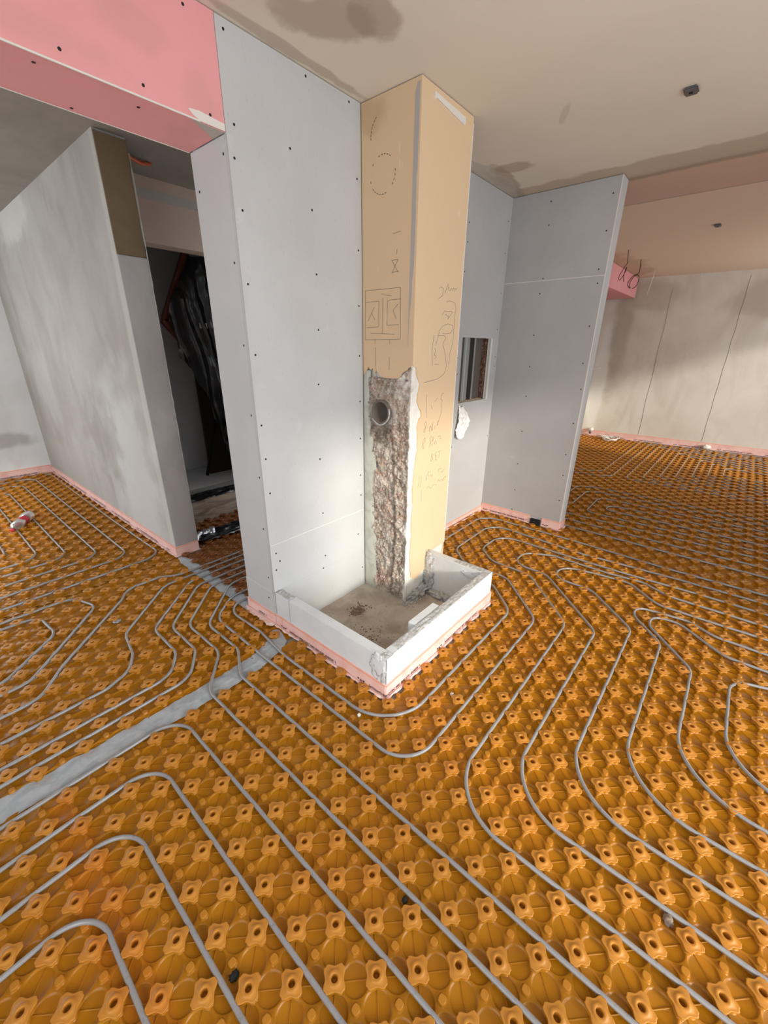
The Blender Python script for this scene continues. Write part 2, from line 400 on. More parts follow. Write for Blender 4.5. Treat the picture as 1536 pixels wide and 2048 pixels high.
def grid_surface(name, f, nu, nv, mt, parent=None, smooth=True, mask=None, attr=None):
    vs = []; at = []
    for j in range(nv + 1):
        for i in range(nu + 1):
            vs.append(f(i / nu, j / nv))
            if attr: at.append(attr(i / nu, j / nv))
    fs = []
    for j in range(nv):
        for i in range(nu):
            if mask and not mask((i + .5) / nu, (j + .5) / nv): continue
            a = j * (nu + 1) + i
            fs.append((a, a + 1, a + nu + 2, a + nu + 1))
    me = bpy.data.meshes.new(name); me.from_pydata(vs, [], fs)
    if attr:
        al = me.attributes.new('plaster', 'FLOAT', 'POINT'); al.data.foreach_set('value', at)
    return link(name, me, mt, parent, smooth)
def nz(x, y, z, s=1.0): return noise.noise(Vector((x * s, y * s, z * s)))
def fbm(x, y, z, o=4): return noise.fractal(Vector((x, y, z)), 1.0, 2.0, o)

screw_me = None
def screw(parent, p, axis):
    """dark drywall screw head set in a small dimple"""
    global screw_me
    if screw_me is None:
        bm = bmesh.new()
        bmesh.ops.create_cone(bm, cap_ends=True, segments=12, radius1=0.0052, radius2=0.0046, depth=0.0016)
        screw_me = bpy.data.meshes.new('screw'); bm.to_mesh(screw_me); bm.free(); screw_me.materials.append(M['screw'])
    o = bpy.data.objects.new('screw', screw_me); COL.objects.link(o); o.parent = parent
    o.location = p
    if axis == 'x': o.rotation_euler = (0, math.pi / 2, 0)
    elif axis == 'y': o.rotation_euler = (math.pi / 2, 0, 0)

# ---------------------------------------------------------------- room shell
X0, X1R, Y0, Y1F = -1.9, 8.0, -2.75, 5.62
structure(box('floor', (X0 - .1, Y0 - .1, -0.22), (8.4, 5.8, -0.075), M['slab']))
structure(box('ceiling', (X0 - .1, Y0 - .1, CEIL), (8.4, 1.2, CEIL + .15), M['ceiling']))
structure(box('ceiling_far_edge', (2.4, 1.2, CEIL), (8.4, 1.56, CEIL + .15), M['ceiling']))
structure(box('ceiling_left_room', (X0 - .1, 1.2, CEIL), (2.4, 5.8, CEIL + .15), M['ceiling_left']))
# insulation under the mats (the raised floor build-up)
def raised(name, a, b):
    structure(box(name, (a[0], a[1], -0.075), (b[0], b[1], -0.004), M['slab']))
raised('floor_insulation', (X0, Y0), (0.69, 5.6)); raised('floor_insulation', (0.69, Y0), (1.735, 0.10))
raised('floor_insulation', (1.735, Y0), (3.13, 0.92)); raised('floor_insulation', (3.13, Y0), (8.0, 0.16))
raised('floor_insulation', (3.27, 0.16), (8.0, 1.4)); raised('floor_insulation', (0.69, 1.22), (2.4, 2.7))

# wall with the tall plasterboard panel
w = empty_structure('wall_centre')
def slab_board(name, a, b, parent, mt=None): return box(name, a, b, mt or M['board'], parent, 0.0008)
T = 0.0125
box('core', (0.715, 0.94, -0.07), (1.90, 1.195, CEIL), M['board_core'], w)
slab_board('plasterboard', (0.700, 0.925, 0.510), (1.437, 0.9395, 2.566), w)
slab_board('plasterboard', (0.7005, 0.925, 0.222), (1.437, 0.9395, 0.507), w)
slab_board('plasterboard', (0.7005, 0.925, -0.07), (1.437, 0.9395, 0.222), w)
slab_board('jamb_board', (0.700, 0.940, 0.216), (0.7145, 1.205, 2.238), w)
slab_board('jamb_board', (0.700, 0.940, 0.03), (0.7145, 1.212, 0.2135), w)
slab_board('rear_board', (0.715, 1.195, -0.07), (2.4, 1.2075, CEIL), w)
box('joint_filler', (0.705, 0.9243, 0.5065), (1.436, 0.9262, 0.5105), M['filler'], w)
box('joint_filler', (0.6993, 0.945, 0.213), (0.7012, 1.205, 0.2165), M['filler'], w)
box('corner_bead', (0.6988, 0.9238, 0.222), (0.7015, 0.9280, 2.236), M['bead'], w)
for x, z in ((0.732, 2.536), (1.104, 2.544), (1.359, 2.546), (0.738, 2.274), (0.999, 2.275), (1.406, 2.269), (0.725, 2.169), (0.738, 2.004), (1.105, 2.08), (0.729, 1.742), (1.115, 1.823), (1.411, 1.967), (1.41, 1.707), (0.731, 1.461), (1.111, 1.577), (1.094, 1.314), (1.409, 1.452), (0.725, 1.146), (1.409, 1.2), (0.735, 0.8), (1.081, 0.587), (1.079, 0.914), (1.406, 0.748), (1.408, 0.614), (0.735, 0.455), (0.755, 0.4), (1.084, 0.303), (1.063, 0.224), (1.414, 0.082), (0.727, 0.355), (1.375, 0.348), (1.41, 0.98), (0.73, 0.98)):
    screw(w, (x, 0.9248, z), 'y')
for y, z in ((0.958, 2.182), (0.964, 1.82), (0.962, 1.5), (0.962, 1.192), (0.951, 0.887), (0.965, 0.6), (0.969, 0.303), (0.986, 0.164), (1.17, 2.1)):
    screw(w, (0.6998, y, z), 'x')

# nook wall behind the chimney, with the service opening
w = empty_structure('wall_nook')
def frame_board(a, b, h0, h1, y0, y1, mt, par, zb, zt):
    """board from x=a..b, z=zb..zt with a hole h0..h1"""
    bm = bmesh.new()
    xs = [a, h0[0], h1[0], b]; zs = [zb, h0[1], h1[1], zt]
    for i in range(3):
        for j in range(3):
            if i == 1 and j == 1: continue
            add_box(bm, (xs[i], y0, zs[j]), (xs[i + 1], y1, zs[j + 1]))
    bmesh.ops.remove_doubles(bm, verts=bm.verts, dist=1e-5)
    return bm_obj('plasterboard', bm, mt, par)
M['board_nook'] = board_mat('grey_plasterboard_nook', (0.53, 0.535, 0.54), (0.49, 0.492, 0.495))
frame_board(1.72, 3.13, (2.53, 1.09), (2.99, 1.575), 0.92, 0.9325, M['board_nook'], w, 0.052, 2.566)
frame_board(1.72, 3.13, (2.53, 1.09), (2.99, 1.575), 0.9325, 0.945, M['board_core'], w, 0.052, 2.566)
box('core', (1.9, 0.945, -0.07), (2.515, 1.195, CEIL), M['board_core'], w)
box('core', (3.02, 0.945, -0.07), (3.27, 1.195, CEIL), M['board_core'], w)
box('core', (2.515, 0.945, -0.07), (3.02, 1.195, 1.05), M['board_core'], w)
box('core', (2.515, 0.945, 1.60), (3.02, 1.195, CEIL), M['board_core'], w)
for x, z in ((3.085, 2.409), (3.085, 2.197), (3.085, 1.917), (3.085, 1.647), (2.501, 2.181), (2.488, 2.001), (2.5, 2.294), (2.476, 1.431), (2.488, 1.312), (2.483, 0.746), (2.472, 0.453), (3.10, 1.432), (3.10, 1.357), (3.10, 0.752)):
    screw(w, (x, 0.9198, z), 'y')
# things inside the opening
t = thing('steel_stud', 'galvanised steel C stud standing at the left inside the wall opening', 'metal stud', group='steel studs in the wall opening')
box('web', (2.62, 0.955, 1.05), (2.71, 0.957, 1.60), M['galv'], t); box('flange', (2.62, 0.957, 1.05), (2.622, 1.0, 1.60), M['galv'], t)
box('flange', (2.708, 0.957, 1.05), (2.71, 1.0, 1.60), M['galv'], t); box('rib', (2.655, 0.950, 1.05), (2.675, 0.955, 1.60), M['galv'], t)
t = thing('steel_stud', 'narrow galvanised steel stud edge in the middle of the wall opening', 'metal stud', group='steel studs in the wall opening')
box('flange', (2.775, 0.952, 1.05), (2.80, 0.954, 1.60), M['galv'], t); box('web', (2.798, 0.954, 1.05), (2.80, 1.03, 1.60), M['galv'], t)
tag(box('cavity_sheet', (2.84, 0.985, 1.05), (3.018, 0.990, 1.60), M['grey_duct']), 'dull grey brown sheet at the right inside the wall opening', 'sheet')
tag(box('cavity_sheet', (2.517, 1.10, 1.05), (3.018, 1.106, 1.60), M['soot_black']), 'black sheet standing in for the dark gaps behind the steel studs in the wall opening', 'sheet')  # black sheet put in as the shade between the studs
def rough_block(name, a, b, mt, amp, label, cat, n=24):
    bm = bmesh.new(); add_box(bm, a, b)
    bmesh.ops.subdivide_edges(bm, edges=bm.edges, cuts=n, use_grid_fill=True)
    for v in bm.verts:
        d = Vector((fbm(v.co.x * 30, v.co.y * 30, v.co.z * 30), fbm(v.co.x * 30 + 9, v.co.y * 30, v.co.z * 30), fbm(v.co.x * 30, v.co.y * 30 + 7, v.co.z * 30)))
        v.co += d * amp
    return tag(bm_obj(name, bm, mt), label, cat)
rough_block('wood_fibre_insulation', (2.972, 0.953, 1.10), (3.012, 0.985, 1.575), M['fibre'], 0.008, 'torn reddish brown fibre lining the right side of the wall opening', 'insulation')
rough_block('mineral_insulation', (2.54, 0.950, 1.058), (2.97, 1.05, 1.10), M['buff'], 0.006, 'crumbling buff insulation along the bottom of the wall opening', 'insulation')
# opening reveal frame line on the right
box('reveal_trim', (2.993, 0.9185, 1.085), (3.020, 0.9202, 1.578), M['board_core'], w)

# partition (right panel) projecting into the room
w = empty_structure('wall_partition')
box('core', (3.1425, 0.172, -0.07), (3.255, 1.2, CEIL), M['board_core'], w)
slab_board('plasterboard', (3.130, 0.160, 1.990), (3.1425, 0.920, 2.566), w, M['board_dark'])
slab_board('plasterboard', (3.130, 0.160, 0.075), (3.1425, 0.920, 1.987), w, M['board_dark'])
slab_board('end_board', (3.1425, 0.160, 0.05), (3.255, 0.1725, 2.566), w, M['board'])
slab_board('rear_board', (3.255, 0.160, 0.05), (3.2675, 1.4, 2.566), w, M['board'])
box('joint_filler', (3.1292, 0.166, 1.9865), (3.1312, 0.918, 1.9905), M['filler'], w)
box('corner_bead', (3.1288, 0.1585, 0.06), (3.1345, 0.1640, 2.565), M['filler'], w)
for y, z in ((0.622, 2.496), (0.205, 2.471), (0.616, 2.35), (0.206, 2.259), (0.211, 2.029), (0.605, 2.002), (0.202, 1.94), (0.614, 1.899), (0.205, 1.66), (0.618, 1.602), (0.204, 1.4), (0.185, 1.21), (0.194, 0.944), (0.21, 0.685), (0.617, 1.362), (0.614, 1.124), (0.608, 0.827), (0.606, 0.535), (0.602, 0.288), (0.603, 0.095), (0.201, 0.506), (0.197, 0.282)):
    screw(w, (3.1298, y, z), 'x')

# left room walls
w = empty_structure('wall_left')
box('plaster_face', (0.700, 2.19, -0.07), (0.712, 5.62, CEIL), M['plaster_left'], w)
box('core', (0.712, 2.195, -0.07), (0.865, 5.62, CEIL), M['plaster_pier'], w)
box('end_face', (0.701, 2.183, -0.07), (0.872, 2.196, 1.985), M['plaster_pier'], w)
box('end_face_top', (0.702, 2.1835, 1.99), (0.862, 2.196, 2.555), M['pier_brown'], w)
grid_surface('plaster_edge', lambda u, v: (0.862 + 0.012 * u + 0.004 * fbm(v * 30, u, 3), 2.178 + 0.010 * u + 0.003 * fbm(v * 40, 2, u), v * 2.5), 2, 120, M['plaster_pier'], w)
w = empty_structure('wall_rear_left')
box('plaster_face', (-0.08, 5.60, -0.07), (0.712, 5.75, CEIL), M['plaster_rear'], w)
box('wall_section', (X0, 5.60, -0.07), (-0.08, 5.75, 0.85), M['plaster_rear'], w); box('wall_section', (X0, 5.60, 2.25), (-0.08, 5.75, CEIL), M['plaster_rear'], w)
portal((-0.98, 5.76, 1.55), (0, -1, 0), 1.8, 1.4)  # unseen window, added for highlights on the leftmost pipes
# closet wall and lintel
w = empty_structure('wall_closet')
box('lintel', (0.865, 2.70, 2.175), (2.4, 2.85, CEIL), M['lintel'], w)
box('return', (0.865, 2.70, -0.07), (0.95, 2.85, 2.175), M['lintel'], w)
box('return', (1.95, 2.70, -0.07), (2.4, 2.85, 2.175), M['lintel'], w)
box('filler_band', (0.88, 2.697, 2.44), (2.4, 2.701, 2.50), M['grey_edge'], w)
w = empty_structure('wall_hall_end')
box('wall_section', (2.40, 1.195, -0.07), (2.50, 4.9, 0.8), M['lintel'], w); box('wall_section', (2.40, 1.195, 2.2), (2.50, 4.9, CEIL), M['lintel'], w)
box('wall_section', (2.40, 1.195, 0.8), (2.50, 1.35, 2.2), M['lintel'], w); box('wall_section', (2.40, 2.62, 0.8), (2.50, 4.9, 2.2), M['lintel'], w)
portal((2.51, 1.98, 1.5), (-1, 0, 0), 1.27, 1.4)  # opening in this unseen wall, added to light the lintel and closet
w = empty_structure('wall_closet_rear')
box('face', (0.865, 3.75, -0.07), (2.4, 3.85, CEIL), M['slate'], w)
box('side_face', (0.867, 2.86, -0.07), (0.875, 3.75, CEIL), M['slate'], w)
box('closet_floor', (0.875, 2.86, -0.07), (2.4, 3.75, 0.20), M['slate'], w)

# far room
fw = 0.06
w = empty_structure('wall_far')
bm = bmesh.new(); add_box(bm, (7.93, -2.9, -0.07), (8.2, 1.55, CEIL + .02))
for v in bm.verts: v.co.x += (1.4 - v.co.y) * 0.045 if v.co.x < 8.05 else 0.3
bm_obj('plaster_face', bm, M['plaster_far'], w)
def farx(y): return 7.93 + (1.4 - y) * 0.045
bm = bmesh.new(); add_tube(bm, [(farx(.45) - .001, 0.45 + .006 * math.sin(i), 2.40 - i * 0.12) for i in range(20)], 0.0020, 5)
bm_obj('joint_crack', bm, M['pencil'], w)
bm = bmesh.new(); add_tube(bm, [(farx(-.46) - .001, -0.455 + .004 * math.sin(i * 2), 2.50 - i * 0.125) for i in range(20)], 0.0020, 5)
bm_obj('joint_crack', bm, M['pencil'], w)
w = empty_structure('wall_window_side')
box('wall_below', (3.27, 1.40, -0.07), (8.2, 1.55, 0.97), M['plaster_far'], w)
box('wall_above', (3.27, 1.40, 2.28), (8.2, 1.55, CEIL), M['plaster_far'], w)
box('wall_pier', (7.62, 1.40, 0.97), (8.2, 1.55, 2.28), M['plaster_far'], w)
box('wall_pier', (3.27, 1.40, 0.97), (6.7, 1.55, 2.28), M['plaster_far'], w)
w = empty_structure('window_1')
box('window_frame', (7.555, 1.385, 0.97), (7.625, 1.54, 2.28), M['window_dark'], w)
box('window_frame', (6.70, 1.42, 0.97), (6.77, 1.54, 2.28), M['window_dark'], w)
box('window_sill', (6.77, 1.42, 0.97), (7.555, 1.54, 1.02), M['window_dark'], w)
box('window_glass', (6.77, 1.50, 1.02), (7.555, 1.504, 2.28), M['window_dark'], w)

# outer wall on the right with the two openings daylight and sun come through
w = empty_structure('wall_right')
WIN = ((-0.42, 2.0, 0.0, 2.35), (5.5, 7.8, 0.55, 2.3))
xs = [X0 - .1, WIN[0][0], WIN[0][1], WIN[1][0], WIN[1][1], 8.4]
for a, b, z0, z1 in ((xs[0], xs[1], -.07, CEIL), (xs[2], xs[3], -.07, CEIL), (xs[4], xs[5], -.07, CEIL),
                     (xs[1], xs[2], WIN[0][3], CEIL), (xs[3], xs[4], WIN[1][3], CEIL), (xs[3], xs[4], -.07, WIN[1][2])):
    box('wall_section', (a, Y0 - .15, z0), (b, Y0, z1), M['ext'], w)
portal(((WIN[0][0] + WIN[0][1]) / 2, Y0 - .16, 1.17), (0, 1, 0), 2.45, 2.35)
portal(((WIN[1][0] + WIN[1][1]) / 2, Y0 - .16, 1.42), (0, 1, 0), 3.1, 1.75)
# outer wall on the left, behind the camera
w = empty_structure('wall_outer_left')
WL = ((-2.2, 0.0, 0.5, 2.25), (2.3, 4.7, 0.15, 2.0))
ys = [Y0 - .1, WL[0][0], WL[0][1], WL[1][0], WL[1][1], 5.8]
for a, b, z0, z1 in ((ys[0], ys[1], -.07, CEIL), (ys[2], ys[3], -.07, CEIL), (ys[4], ys[5], -.07, CEIL),
                     (ys[1], ys[2], WL[0][3], CEIL), (ys[3], ys[4], WL[1][3], CEIL),
                     (ys[1], ys[2], -.07, WL[0][2]), (ys[3], ys[4], -.07, WL[1][2])):
    box('wall_section', (X0 - .15, a, z0), (X0, b, z1), M['ext'], w)
portal((X0 - .16, -1.1, 1.37), (1, 0, 0), 2.2, 1.75)
portal((X0 - .16, 3.5, 1.07), (1, 0, 0), 2.4, 1.85)

# pink bulkhead beam
w = thing('bulkhead_beam', 'pink plasterboard boxed beam over the wide opening at upper left', 'beam')
box('front_board', (X0, 0.925, 2.240), (0.6985, 0.9375, 2.567), M['pink'], w, 0.0008)
box('soffit_board', (X0, 0.9375, 2.240), (0.6985, 1.205, 2.2525), M['pink'], w, 0.0008)
box('back_board', (X0, 1.1925, 2.2525), (0.6985, 1.205, 2.567), M['board'], w)
box('board_end', (X0, 1.2055, 2.2385), (0.697, 1.2085, 2.2535), M['filler'], w)
box('corner_bead', (X0, 0.9235, 2.2385), (0.60, 0.9275, 2.2435), M['filler'], w)
prism('filler_patch', [(0.56, 2.265), (0.60, 2.270), (0.697, 2.262), (0.697, 2.241), (0.60, 2.241), (0.575, 2.252)], 'y', 0.9236, 0.9256, M['filler'], w)
prism('filler_patch', [(0.57, 0.93), (0.697, 0.93), (0.697, 1.02), (0.66, 0.985), (0.62, 0.965)], 'z', 2.2388, 2.2402, M['grey_edge'], w)
for x, z in ((0.589, 2.537), (0.193, 2.274), (0.416, 2.274), (0.643, 2.272), (-0.1, 2.274)): screw(w, (x, 0.9248, z), 'y')
for x, y in ((0.136, 0.975), (0.279, 1.18), (0.421, 0.996)): screw(w, (x, y, 2.2395), 'z')
tag(box('boxed_beam', (5.4, 0.94, 2.28), (7.90, 1.395, 2.566), M['pink'], None, 0.004), 'pink boxed duct under the far room ceiling beside the far wall', 'beam')

# ---------------------------------------------------------------- chimney
ch = thing('chimney_breast', 'tan boarded chimney breast with bare masonry below and a round flue hole', 'chimney')
XL, YF, XR = 1.440, 0.570, 1.882
box('flue_core', (1.58, 0.60, -0.07), (1.872, 0.93, CEIL), M['soot_black'], ch)
# boards
left_out = [(0.925, 2.566), (0.577, 2.566), (0.577, 1.405), (0.600, 1.398), (0.612, 1.385), (0.628, 1.378), (0.645, 1.368), (0.655, 1.352), (0.668, 1.342), (0.70, 1.339), (0.778, 1.341), (0.80, 1.352), (0.825, 1.375), (0.838, 1.362), (0.852, 1.388), (0.868, 1.378), (0.885, 1.395), (0.905, 1.372), (0.925, 1.350)]
prism('left_board', left_out, 'x', XL, XL + 0.012, M['tan'], ch)
front_out = [(1.4405, 2.566), (1.4405, 1.415), (1.455, 1.405), (1.475, 1.400), (1.486, 1.36), (1.512, 1.315), (1.500, 1.27), (1.497, 1.22), (1.512, 1.19), (1.535, 1.165), (1.540, 1.135), (1.515, 1.120), (1.505, 1.08), (1.512, 1.03), (1.514, 0.95), (1.500, 0.89), (1.488, 0.80), (1.483, 0.70), (1.488, 0.6), (1.482, 0.5), (1.487, 0.40), (1.480, 0.29), (1.484, 0.18), (1.50, 0.10), (1.56, 0.06), (1.62, 0.10), (1.68, 0.09), (1.70, 0.15), (1.75, 0.21), (1.882, 0.22), (1.882, 2.566)]
prism('front_board', front_out, 'y', YF, YF + 0.012, M['tan'], ch)
box('front_plaster', (1.500, 0.5775, -0.07), (1.876, 0.60, 1.45), M['white_plaster'], ch)
box('right_board', (1.8725, 0.573, -0.06), (1.8845, 0.919, 2.566), M['tan'], ch)
box('right_bead', (1.8790, 0.5685, 0.22), (1.8850, 0.5760, 2.54), M['filler'], ch)
# scuffed corner bead on the left face
prism('corner_bead', [(0.604, 2.52), (0.592, 2.55), (0.577, 2.55), (0.579, 2.24), (0.583, 2.235), (0.580, 2.0), (0.583, 1.86), (0.590, 1.80), (0.590, 1.75), (0.594, 1.70), (0.598, 1.66), (0.600, 1.62), (0.604, 1.50), (0.606, 1.62), (0.606, 1.80)], 'x', XL - 0.0012, XL + 0.001, M['bead'], ch)
prism('filler_patch', [(1.535, 2.545), (1.80, 2.538), (1.805, 2.512), (1.79, 2.506), (1.55, 2.527), (1.53, 2.515)], 'y', YF - 0.004, YF + 0.001, M['filler'], ch)
prism('torn_plaster', [(0.925, 1.30), (0.60, 1.30), (0.60, 1.41), (0.925, 1.41)], 'x', 1.470, 1.476, M['white_plaster'], ch)
# exposed rough masonry wrapping the corner: u along the wall, v up
ULEN = 0.325 + 0.075
edgeL = [(0.89, 1.33), (0.900, 1.25), (0.899, 1.15), (0.888, 1.05), (0.866, 0.95), (0.850, 0.85), (0.838, 0.78), (0.860, 0.68), (0.866, 0.55), (0.852, 0.40), (0.84, 0.30), (0.842, 0.17), (0.84, 0.0), (0.82, -0.07)]
def edge_at(z):
    for (y0, z0), (y1, z1) in zip(edgeL, edgeL[1:]):
        if z1 <= z <= z0: return y1 + (y0 - y1) * (z - z1) / (z0 - z1)
    return 0.89
# pale green plaster strip beside the masonry
grid_surface('plaster_strip', lambda u, v: (1.4425 + 0.0015 * fbm(u * 5, v * 30, 1) + 0.012 * u ** 3, 0.926 - u * (0.936 - edge_at(-0.065 + v * 1.44) + 0.006 * fbm(2, v * 40, 3)), -0.065 + v * 1.44), 10, 160, M['green_plaster'], ch)
def mas(u, v):
    z = -0.068 + v * 1.485
    s = u * ULEN
    y = 0.905 - s
    d = 0.015 * fbm(s * 24, z * 17, 0.3, 5) + 0.008 * fbm(s * 80, z * 75, 4, 4)
    ridge = 0.010 * math.exp(-((s - 0.225 - 0.02 * math.sin(z * 4)) / 0.012) ** 2) - 0.016 * math.exp(-((s - 0.205 - 0.02 * math.sin(z * 4)) / 0.010) ** 2)
    top = min(1, max(0, (1.42 - z) / 0.05)); base = min(1, max(0, (z + .07) / .05))
    depth = 0.010 + d - ridge * (0.4 + 0.6 * min(1, max(0, (1.0 - z) / .3)))
    flue = math.hypot(y - 0.787, z - 1.15)
    if flue < 0.11: depth = max(depth, 0.006) * 0.5 + 0.006
    ss = s - 0.325
    if ss < 0:
        c_ = min(1, -ss / 0.02)
        dd = 0.004 + depth * c_
        return (XL + dd, max(y, 0.575 + .004 * (1 - c_)), z)
    return (XL + 0.005 + ss, YF + 0.0035 + 0.0045 * fbm(ss * 60, z * 25, 9, 4) + 0.003, z)
def mas_mask(u, v):
    z = -0.068 + v * 1.485; s = u * ULEN; y = 0.905 - s
    if s < 0.325:
        if y > edge_at(z) + 0.010 * fbm(3, z * 30, 1): return False
        if y > 0.67 and z > 1.338: return False
        if y > 0.577 and z > 1.41 - (y - 0.577) * 0.75 and y <= 0.67: return False
        if math.hypot(y - 0.787, z - 1.15) < 0.062: return False
    return True
def mas_attr(u, v):
    s = u * ULEN; z = -0.068 + v * 1.485
    k = (s - 0.325 + 0.02 + 0.035 * fbm(s * 15, z * 12, 5)) / 0.02
    kz = max(0, min(1, (z - 1.12) / 0.2)) * max(0, min(1, (s - 0.17) / 0.08))
    k = max(k, kz * (0.6 + 1.2 * fbm(s * 30, z * 30, 2)))
    return max(0.0, min(1.0, k))
grid_surface('exposed_masonry', mas, 110, 400, M['masonry'], ch, True, mas_mask, mas_attr)
# flue sleeve
bm = bmesh.new()
prof = [(0.052, 1.58), (0.0555, 1.58), (0.0555, 1.4335), (0.058, 1.4305), (0.066, 1.4305), (0.068, 1.434), (0.068, 1.50)]
rings = []
for r_, x_ in prof:
    rings.append([bm.verts.new((x_, 0.787 + r_ * math.cos(a * math.pi / 18), 1.150 + r_ * 1.02 * math.sin(a * math.pi / 18))) for a in range(36)])
for a, b in zip(rings, rings[1:]):
    for k in range(36): bm.faces.new((a[k], b[k], b[(k + 1) % 36], a[(k + 1) % 36]))
fl = bm_obj('flue_sleeve', bm, M['flue_clay'], ch, True)
bm = bmesh.new(); add_tube(bm, [(1.4295, 0.787 + 0.071 * math.cos(a), 1.15 + 0.072 * math.sin(a) + .002 * math.sin(5 * a)) for a in [i * math.pi / 20 for i in range(18, 37)]], 0.0045, 6)
bm_obj('mortar_ring', bm, M['adhesive'], fl, True)
# pencil drawings on the two boards
def marks(name, strokes, plane, r, mt, par):
    for st in strokes:
        bm = bmesh.new()
        pts = [((XL - 0.0003, p[0], p[1]) if plane == 'x' else (p[0], YF - 0.0003, p[1])) for p in st]
        if len(pts) > 2: pts = fillet(pts, 0.02 if plane == 'y' else 0.004)
        add_tube(bm, pts, r, 5)
        bm_obj(name, bm, mt, par)
marks('pencil_stroke', [[(0.905, 1.781), (0.66, 1.781), (0.655, 1.54), (0.907, 1.537), (0.905, 1.781)], [(0.9, 1.724), (0.806, 1.727), (0.808, 1.602), (0.895, 1.599)], [(0.779, 1.74), (0.78, 1.57)],
    [(0.659, 1.729), (0.72, 1.729), (0.747, 1.723), (0.75, 1.608), (0.668, 1.61)], [(0.676, 1.707), (0.709, 1.679), (0.687, 1.638)], [(0.84, 1.698), (0.886, 1.633)], [(0.863, 1.673), (0.834, 1.637)],
    [(0.866, 1.57), (0.777, 1.568), (0.696, 1.563)], [(0.788, 1.756), (0.721, 1.748)], [(0.834, 1.537), (0.834, 1.515)], [(0.728, 1.537), (0.728, 1.515)], [(0.829, 1.499), (0.829, 1.417), (0.822, 1.342)], [(0.73, 1.45), (0.73, 1.38)],
    [(0.718, 2.018), (0.668, 2.022)], [(0.722, 1.85), (0.675, 1.855)], [(0.722, 1.905), (0.682, 1.852)], [(0.682, 1.905), (0.718, 1.852)], [(0.722, 1.905), (0.682, 1.905)], [(0.69, 1.95), (0.69, 1.93)]], 'x', 0.0011, M['pencil'], ch)
dash = []
for k in range(26):
    if k in (5, 6, 7, 12, 13, 20, 22, 23, 24): continue
    a = math.radians(70 + k * 13)
    a2 = a + math.radians(7)
    dash.append([(0.787 + 0.078 * math.cos(a), 2.268 + 0.078 * math.sin(a)), (0.787 + 0.078 * math.cos(a2), 2.268 + 0.078 * math.sin(a2))])
for k in range(7):
    a = math.radians(-8 + k * 9); a2 = a + math.radians(6)
    dash.append([(0.770 + 0.092 * math.cos(a), 2.425 + 0.085 * math.sin(a)), (0.770 + 0.092 * math.cos(a2), 2.425 + 0.085 * math.sin(a2))])
marks('drill_mark', dash, 'x', 0.0014, M['ink'], ch)
marks('pencil_stroke', [[(1.65, 1.789), (1.671, 1.802), (1.696, 1.79), (1.685, 1.778), (1.695, 1.764), (1.652, 1.742)], [(1.739, 1.82), (1.709, 1.774)], [(1.737, 1.805), (1.756, 1.78), (1.772, 1.808), (1.783, 1.787), (1.795, 1.815), (1.803, 1.789)], [(1.805, 1.808), (1.822, 1.798), (1.829, 1.81)],
    [(1.73, 1.731), (1.761, 1.74), (1.811, 1.735), (1.834, 1.717), (1.825, 1.66), (1.826, 1.595), (1.822, 1.529), (1.797, 1.465), (1.795, 1.41)], [(1.691, 1.665), (1.712, 1.682), (1.767, 1.689), (1.808, 1.691), (1.741, 1.64), (1.772, 1.658), (1.725, 1.671)],
    [(1.669, 1.582), (1.705, 1.611), (1.759, 1.625), (1.81, 1.619), (1.817, 1.599), (1.79, 1.578), (1.741, 1.572), (1.709, 1.575)], [(1.663, 1.562), (1.726, 1.564), (1.756, 1.55), (1.714, 1.527), (1.745, 1.474), (1.771, 1.402), (1.751, 1.359), (1.687, 1.334), (1.549, 1.319)],
    [(1.677, 1.58), (1.667, 1.558), (1.645, 1.51)], [(1.625, 1.565), (1.613, 1.486), (1.625, 1.405)], [(1.639, 1.498), (1.652, 1.482), (1.631, 1.462), (1.663, 1.456), (1.645, 1.442)], [(1.643, 1.413), (1.687, 1.411)]], 'y', 0.0011, M['pencil'], ch)
